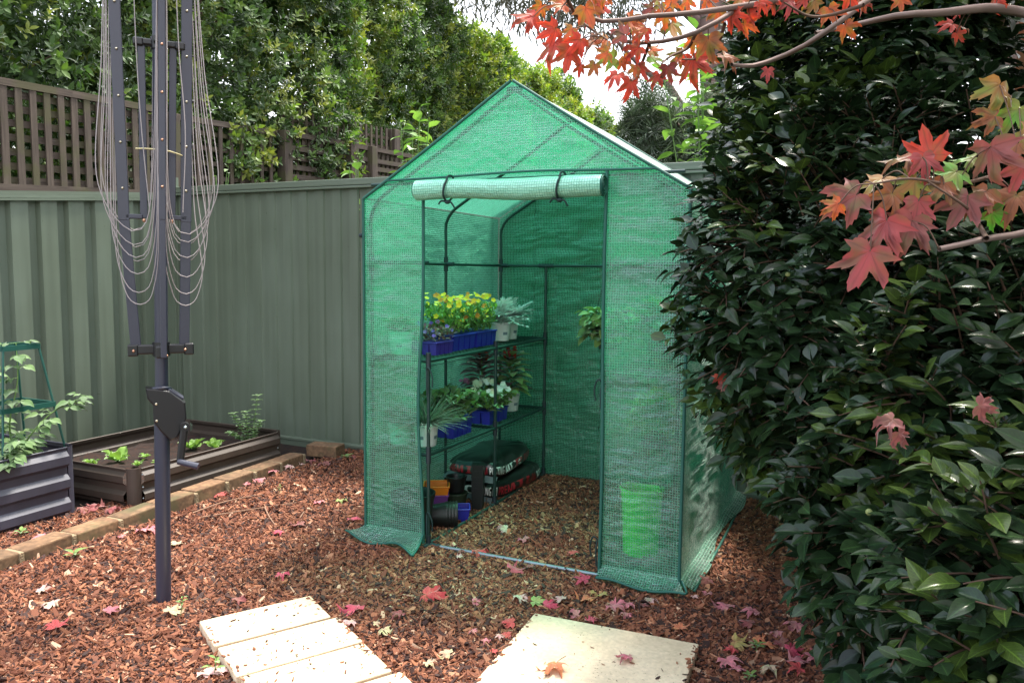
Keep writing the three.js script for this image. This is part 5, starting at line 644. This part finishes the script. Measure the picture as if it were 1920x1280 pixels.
{
  const pal = { r: [[0.48, 0.055, 0.055], 'red'], k: [[0.52, 0.15, 0.18], 'pink'], p: [[0.52, 0.29, 0.28], 'pale pink'], m: [[0.50, 0.055, 0.10], 'crimson'], d: [[0.24, 0.055, 0.055], 'dull dark red'], c: [[0.44, 0.31, 0.20], 'cream'], g: [[0.26, 0.28, 0.09], 'yellow green'], o: [[0.58, 0.17, 0.075], 'orange red'], t: [[0.45, 0.25, 0.10], 'tan'] }, ms = {};
  for (const k in pal) ms[k] = mapleMat(pal[k][0], 0.2);
  const where = (x, z, s) => {
    const [u, v] = toUV(x, z); if (s) return 'on the wide cream slab'; if (v > 0.02 && u > 0.2 && u < 1.2) return v < 0.25 ? 'just inside the greenhouse threshold' : 'on the greenhouse floor'; if (u < -1.2) return 'by the grey garden bed';
    if (v > 1.0) return 'by the loose brick'; if (u < -0.65 && v > -0.3) return 'along the brick edging'; if (x < -1.3) return 'left of the clothes line pole'; if (x < -1.12) return 'at the foot of the clothes line pole'; if (x < -0.83 && z > -2.4) return 'at the left edge of the sleeper path'; if (u < 0 && v > -0.35) return 'left of the greenhouse'; if (x < -0.7) return 'behind the sleeper path';
    if (x < -0.2) return z < -2.7 ? 'alone on mulch before the door' : z < -2.5 ? 'at the right edge of the sleeper path' : 'between sleeper path and wide slab'; if (x < 0.05 && z > -2.6) return 'at the left edge of the wide slab'; if (z < -2.9 && x < 0.6) return 'along the greenhouse threshold bar'; if (x < 0.46 && z < -2.6) return 'between wide slab and greenhouse'; if (x < 0.64) return 'at the corner of the right front panel'; return z < -2.7 ? 'beside the greenhouse right corner' : x < 0.8 ? 'right of the wide slab' : 'under the camellia';
  };
  const R = rngOf(808), byLabel = {};
  for (const e of FALLEN.trim().split(/\s+/)) {
    const [x, z, s, c] = e.split(','), on = c[1] === 's', k = c[0], g = mapleFlat[Math.floor(R() * 6)], X = +x, Z = +z, sz = +s / 1000 * 0.72, m = part('fallen_leaf', g, ms[k], scene), a = R() * 6.283;
    const up = new V3((R() - 0.5) * 0.5, 1, (R() - 0.5) * 0.5 + 0.12); place(m, basis(new V3(X, on ? 0.056 : 0.024 + R() * 0.008, Z), new V3(Math.cos(a), 0, Math.sin(a)), up, sz));
    const w = pal[k][1] + ' fallen maple leaf ' + where(X, Z, on); tag(m, w, 'leaf', 'fallen maple leaves ' + where(X, Z, on)); (byLabel[w] ??= []).push(m); if (!on || k === 'o') part('stalk', hose([[0, 0, 0], [0.03, 0.02, -0.4], [0.12, 0.03, -0.75]], 0.018, 8, 4), M.twig, m);
  }
  for (const w in byLabel) { const l = byLabel[w]; if (l.length < 2) continue; l.sort((a, b) => a.position.x / a.position.z - b.position.x / b.position.z).reverse(); l.forEach((m, i) => tag(m, w + ', ' + (l.length === 2 ? ['left', 'right'][i] + ' one' : ['leftmost', 'second from left', 'third from left', 'fourth from left', 'fifth from left', 'sixth from left'][i]))); }
}
{
  const T = thing('maple_tree', 'red and orange autumn maple reaching in from the right', 'tree', new V3(2.75, 0, -1.5)), O = T.position, R = rngOf(606), rel = (p) => p.clone().sub(O);
  part('trunk', taper([[0, -0.1, 0], [0.02, 0.8, 0.02], [-0.05, 1.6, 0], [0.0, 2.6, 0.02], [0.1, 4.2, 0.1]], 0.11, 0.04, 24, 12), M.bark, T);
  const lines = BRANCHES.trim().split('\n').map((l) => { const [k, ...p] = l.trim().split(' '); return [k, p.map((q) => new V3(...q.split(',').map(Number)))]; }), all = [];
  const root = [[2.72, 1.75, -1.55], [2.75, 2.1, -1.5], [2.74, 2.0, -1.52], [2.73, 1.9, -1.5], [2.7, 1.2, -1.5]], thick = [0.020, 0.010, 0.012, 0.010, 0.012];
  lines.forEach(([k, p], i) => { const pts = p.map(rel); if (k === 'br') { const r = rel(new V3(...root[i])); pts.unshift(r, r.clone().lerp(pts[0], 0.55).add(new V3(0, 0.06, 0))); } part('branch', taper(pts, k === 'br' ? thick[i] * 1.6 : 0.0042, k === 'br' ? 0.004 : 0.0014, 50, 8), k === 'br' ? M.bark : M.twig, T); const c = curve(p); for (let j = 0; j <= 24; j++) all.push(c.getPointAt(j / 24)); });
  part('limb', taper([[0, 1.5, 0], [-0.6, 1.9, -0.2], [-1.15, 2.0, -0.5], [-1.27, 1.84, -0.75]].map((p) => p), 0.06, 0.03, 20, 9), M.bark, T);
  const pal = { r: [0.52, 0.045, 0.02], o: [0.54, 0.10, 0.022], b: [0.28, 0.085, 0.026], y: [0.32, 0.145, 0.025], v: [0.20, 0.22, 0.035], p: [0.27, 0.068, 0.06], d: [0.18, 0.025, 0.02], g: [0.14, 0.26, 0.03], k: [0.36, 0.05, 0.05] }, ms = {}; for (const k in pal) ms[k] = mapleMat(pal[k], 0.45);
  const CAUGHT = [' at its upper left edge', ' below the upper branches', ' at left, lower of two', ' at left, upper of two', ' at its middle, left of two', ' at its middle, right of two', ' at the right edge of the picture', ' left of the low maple spray', ' high in the middle of bush', ' high right of the middle', ' near the top', ' near the top right']; let caught = 0;
  const rt = new V3(1, 0, 0).applyQuaternion(camera.quaternion), up = new V3(0, 1, 0).applyQuaternion(camera.quaternion);
  const sprigs = MAPLE.trim().split(/\s+/); for (const e of sprigs.slice(0, 46)) { const [x, y, z, s, a] = e.split(','); if (R() < 0.75) sprigs.push([+x + (R() - 0.4) * 0.08, +y + (R() - 0.25) * 0.05, +z + (R() - 0.3) * 0.12, +s * (0.6 + R() * 0.35), +a + (R() - 0.5) * 90, 'rroob'[Math.floor(R() * 5)]].join(',')); }
  for (const e of sprigs) {
    const [x, y, z, s, a, c] = e.split(','), p = new V3(+x, +y, +z), ang = +a * PI / 180, d = rt.clone().multiplyScalar(Math.cos(ang)).addScaledVector(up, -Math.sin(ang)).add(new V3(0, 0, (R() - 0.5) * 0.7)).normalize(), sz = +s * (p.z > -1.4 ? 0.76 : 0.58), b = p.clone().addScaledVector(d, -sz * 0.35);
    const n = new V3(-p.x, 1.228 - p.y, -p.z).normalize().multiplyScalar(0.7).add(new V3((R() - 0.5) * 1.3, 0.5 + (R() - 0.5) * 0.9, (R() - 0.5) * 0.7)); let q = all[0]; for (const w of all) if (w.distanceTo(b) < q.distanceTo(b)) q = w;
    if (q.distanceTo(b) > 0.2) { const m = part('caught_leaf', mapleFlat[Math.floor(R() * 6)], ms[c], scene); place(m, basis(b, d, n, sz)); tag(m, (c === 'r' ? 'red' : c === 'p' ? 'pale pink' : 'dusky pink') + ' maple leaf caught in the camellia' + CAUGHT[caught++], 'leaf', 'maple leaves caught in the camellia'); continue; }
    place(part('leaf', mapleHang[Math.floor(R() * 6)], ms[c], T), basis(rel(b), d, n, sz)); const mid = q.clone().lerp(b, 0.5).add(new V3(0, 0.012, 0)); part('leaf_stalk', hose([rel(q), rel(mid), rel(b)], 0.0011, 10, 4), M.twig, T);
  }
  // the crown above and to the right of the view
  const ms2 = [], cs = []; for (let i = 0; i < 10000; i++) { const a = R() * 6.283, r = Math.sqrt(R()) * 2.7, x = 2.7 + r * Math.cos(a), z = -1.0 + r * Math.sin(a), y = 2.5 + R() * 1.9; if (y < 1.5 + 0.42 * Math.abs(Math.min(z, 0)) || x < 0.85 + 0.3 * Math.max(0, -z - 1.2)) continue; ms2.push(basis(rel(new V3(x, y, z)), new V3(R() - 0.5, -0.4, R() - 0.5), new V3(R() - 0.5, 1, R() - 0.5), 0.055 + R() * 0.025)); cs.push(col(...Object.values(pal)[Math.floor(R() * 5)])); }
  inst('crown', mapleHang[0], leafMat({ thru: 0.4, coat: 0.1, more: { vertexColors: true } }), ms2, cs, T);
  for (let i = 0; i < 8; i++) { const a = i * 0.785; part('limb', taper([[0.02, 2.3 + 0.1 * i, 0], [0.5 * Math.cos(a), 2.9 + 0.08 * i, 0.5 * Math.sin(a)], [2.0 * Math.cos(a), 3.4, 2.0 * Math.sin(a) + 0.3]], 0.03, 0.008, 10, 7), M.bark, T); }
}
// dropped twigs and weeds on the mulch
{
  const tw = (lab, pts, r) => tag(part('fallen_twig', taper(pts, r, r * 0.6, 12, 6), mat(col(0.24, 0.14, 0.09), 0.9), scene), lab, 'twig', 'twigs fallen on the mulch');
  tw('straight fallen twig pointing towards the brick edging', [gw(-0.95, 0.022, -0.13), gw(-0.93, 0.03, 0.06), gw(-0.87, 0.024, 0.27)], 0.004); tw('long thin fallen twig lying in the middle of mulch', [gw(-0.86, 0.022, -0.16), gw(-0.72, 0.028, 0.03), gw(-0.60, 0.024, 0.24)], 0.0035); tw('short crooked fallen twig crossing the long thin one', [gw(-0.68, 0.03, 0.08), gw(-0.56, 0.026, -0.02), gw(-0.46, 0.02, -0.09)], 0.0045);
  const R = rngOf(90), wl = leafGeo(1, 0.4, { n: 4, m: 1, droop: 0.2 }), wm = [tint(LM.soft, col(0.14, 0.27, 0.04)), tint(LM.soft, col(0.20, 0.32, 0.05))];
  const w = (x, z, n, s, h, lab) => { const t = thing('weed', lab, 'weed', new V3(x, 0.01, z), 0, 'small weeds in the mulch'); part('stem', rod(new V3(0, 0, 0), new V3(0.01, h, 0), 0.0018, 0.001, 5), M.greenStem, t); for (let i = 0; i < n; i++) { const a = i * 2.4, d = new V3(Math.cos(a), 0.5, Math.sin(a)); place(part('leaf', wl, wm[i % 2], t), basis(new V3(0.01 * i / n, h * (0.4 + 0.6 * i / n), 0), d, new V3(0, 1, 0), s * (0.7 + R() * 0.5))); } };
  w(-1.15, -2.62, 9, 0.022, 0.08, 'slim fern like weed right of the pole base'); w(-1.83, -3.16, 6, 0.045, 0.03, 'broad leaved weed against the brick edging at left'); w(-2.22, -3.42, 8, 0.04, 0.03, 'small weed in the strip beside the grey bed'); w(-1.07, -4.93, 6, 0.05, 0.02, 'bright green weed beside the loose brick'); w(-1.25, -4.1, 8, 0.02, 0.06, 'wispy yellow green weed in the middle of mulch'); w(0.80, -2.42, 10, 0.028, 0.03, 'bright green weed among leaves beside the camellia'); w(0.72, -2.24, 7, 0.025, 0.02, 'tiny green weed right of the wide slab'); w(-0.88, -2.22, 5, 0.035, 0.07, 'thin grass like weed at the left edge of sleeper path');
}
scene.traverse((o) => { if (o.isMesh) { o.castShadow = true; o.receiveShadow = true; } });
renderer.setSize(1024, 682);
renderer.render(scene, camera);
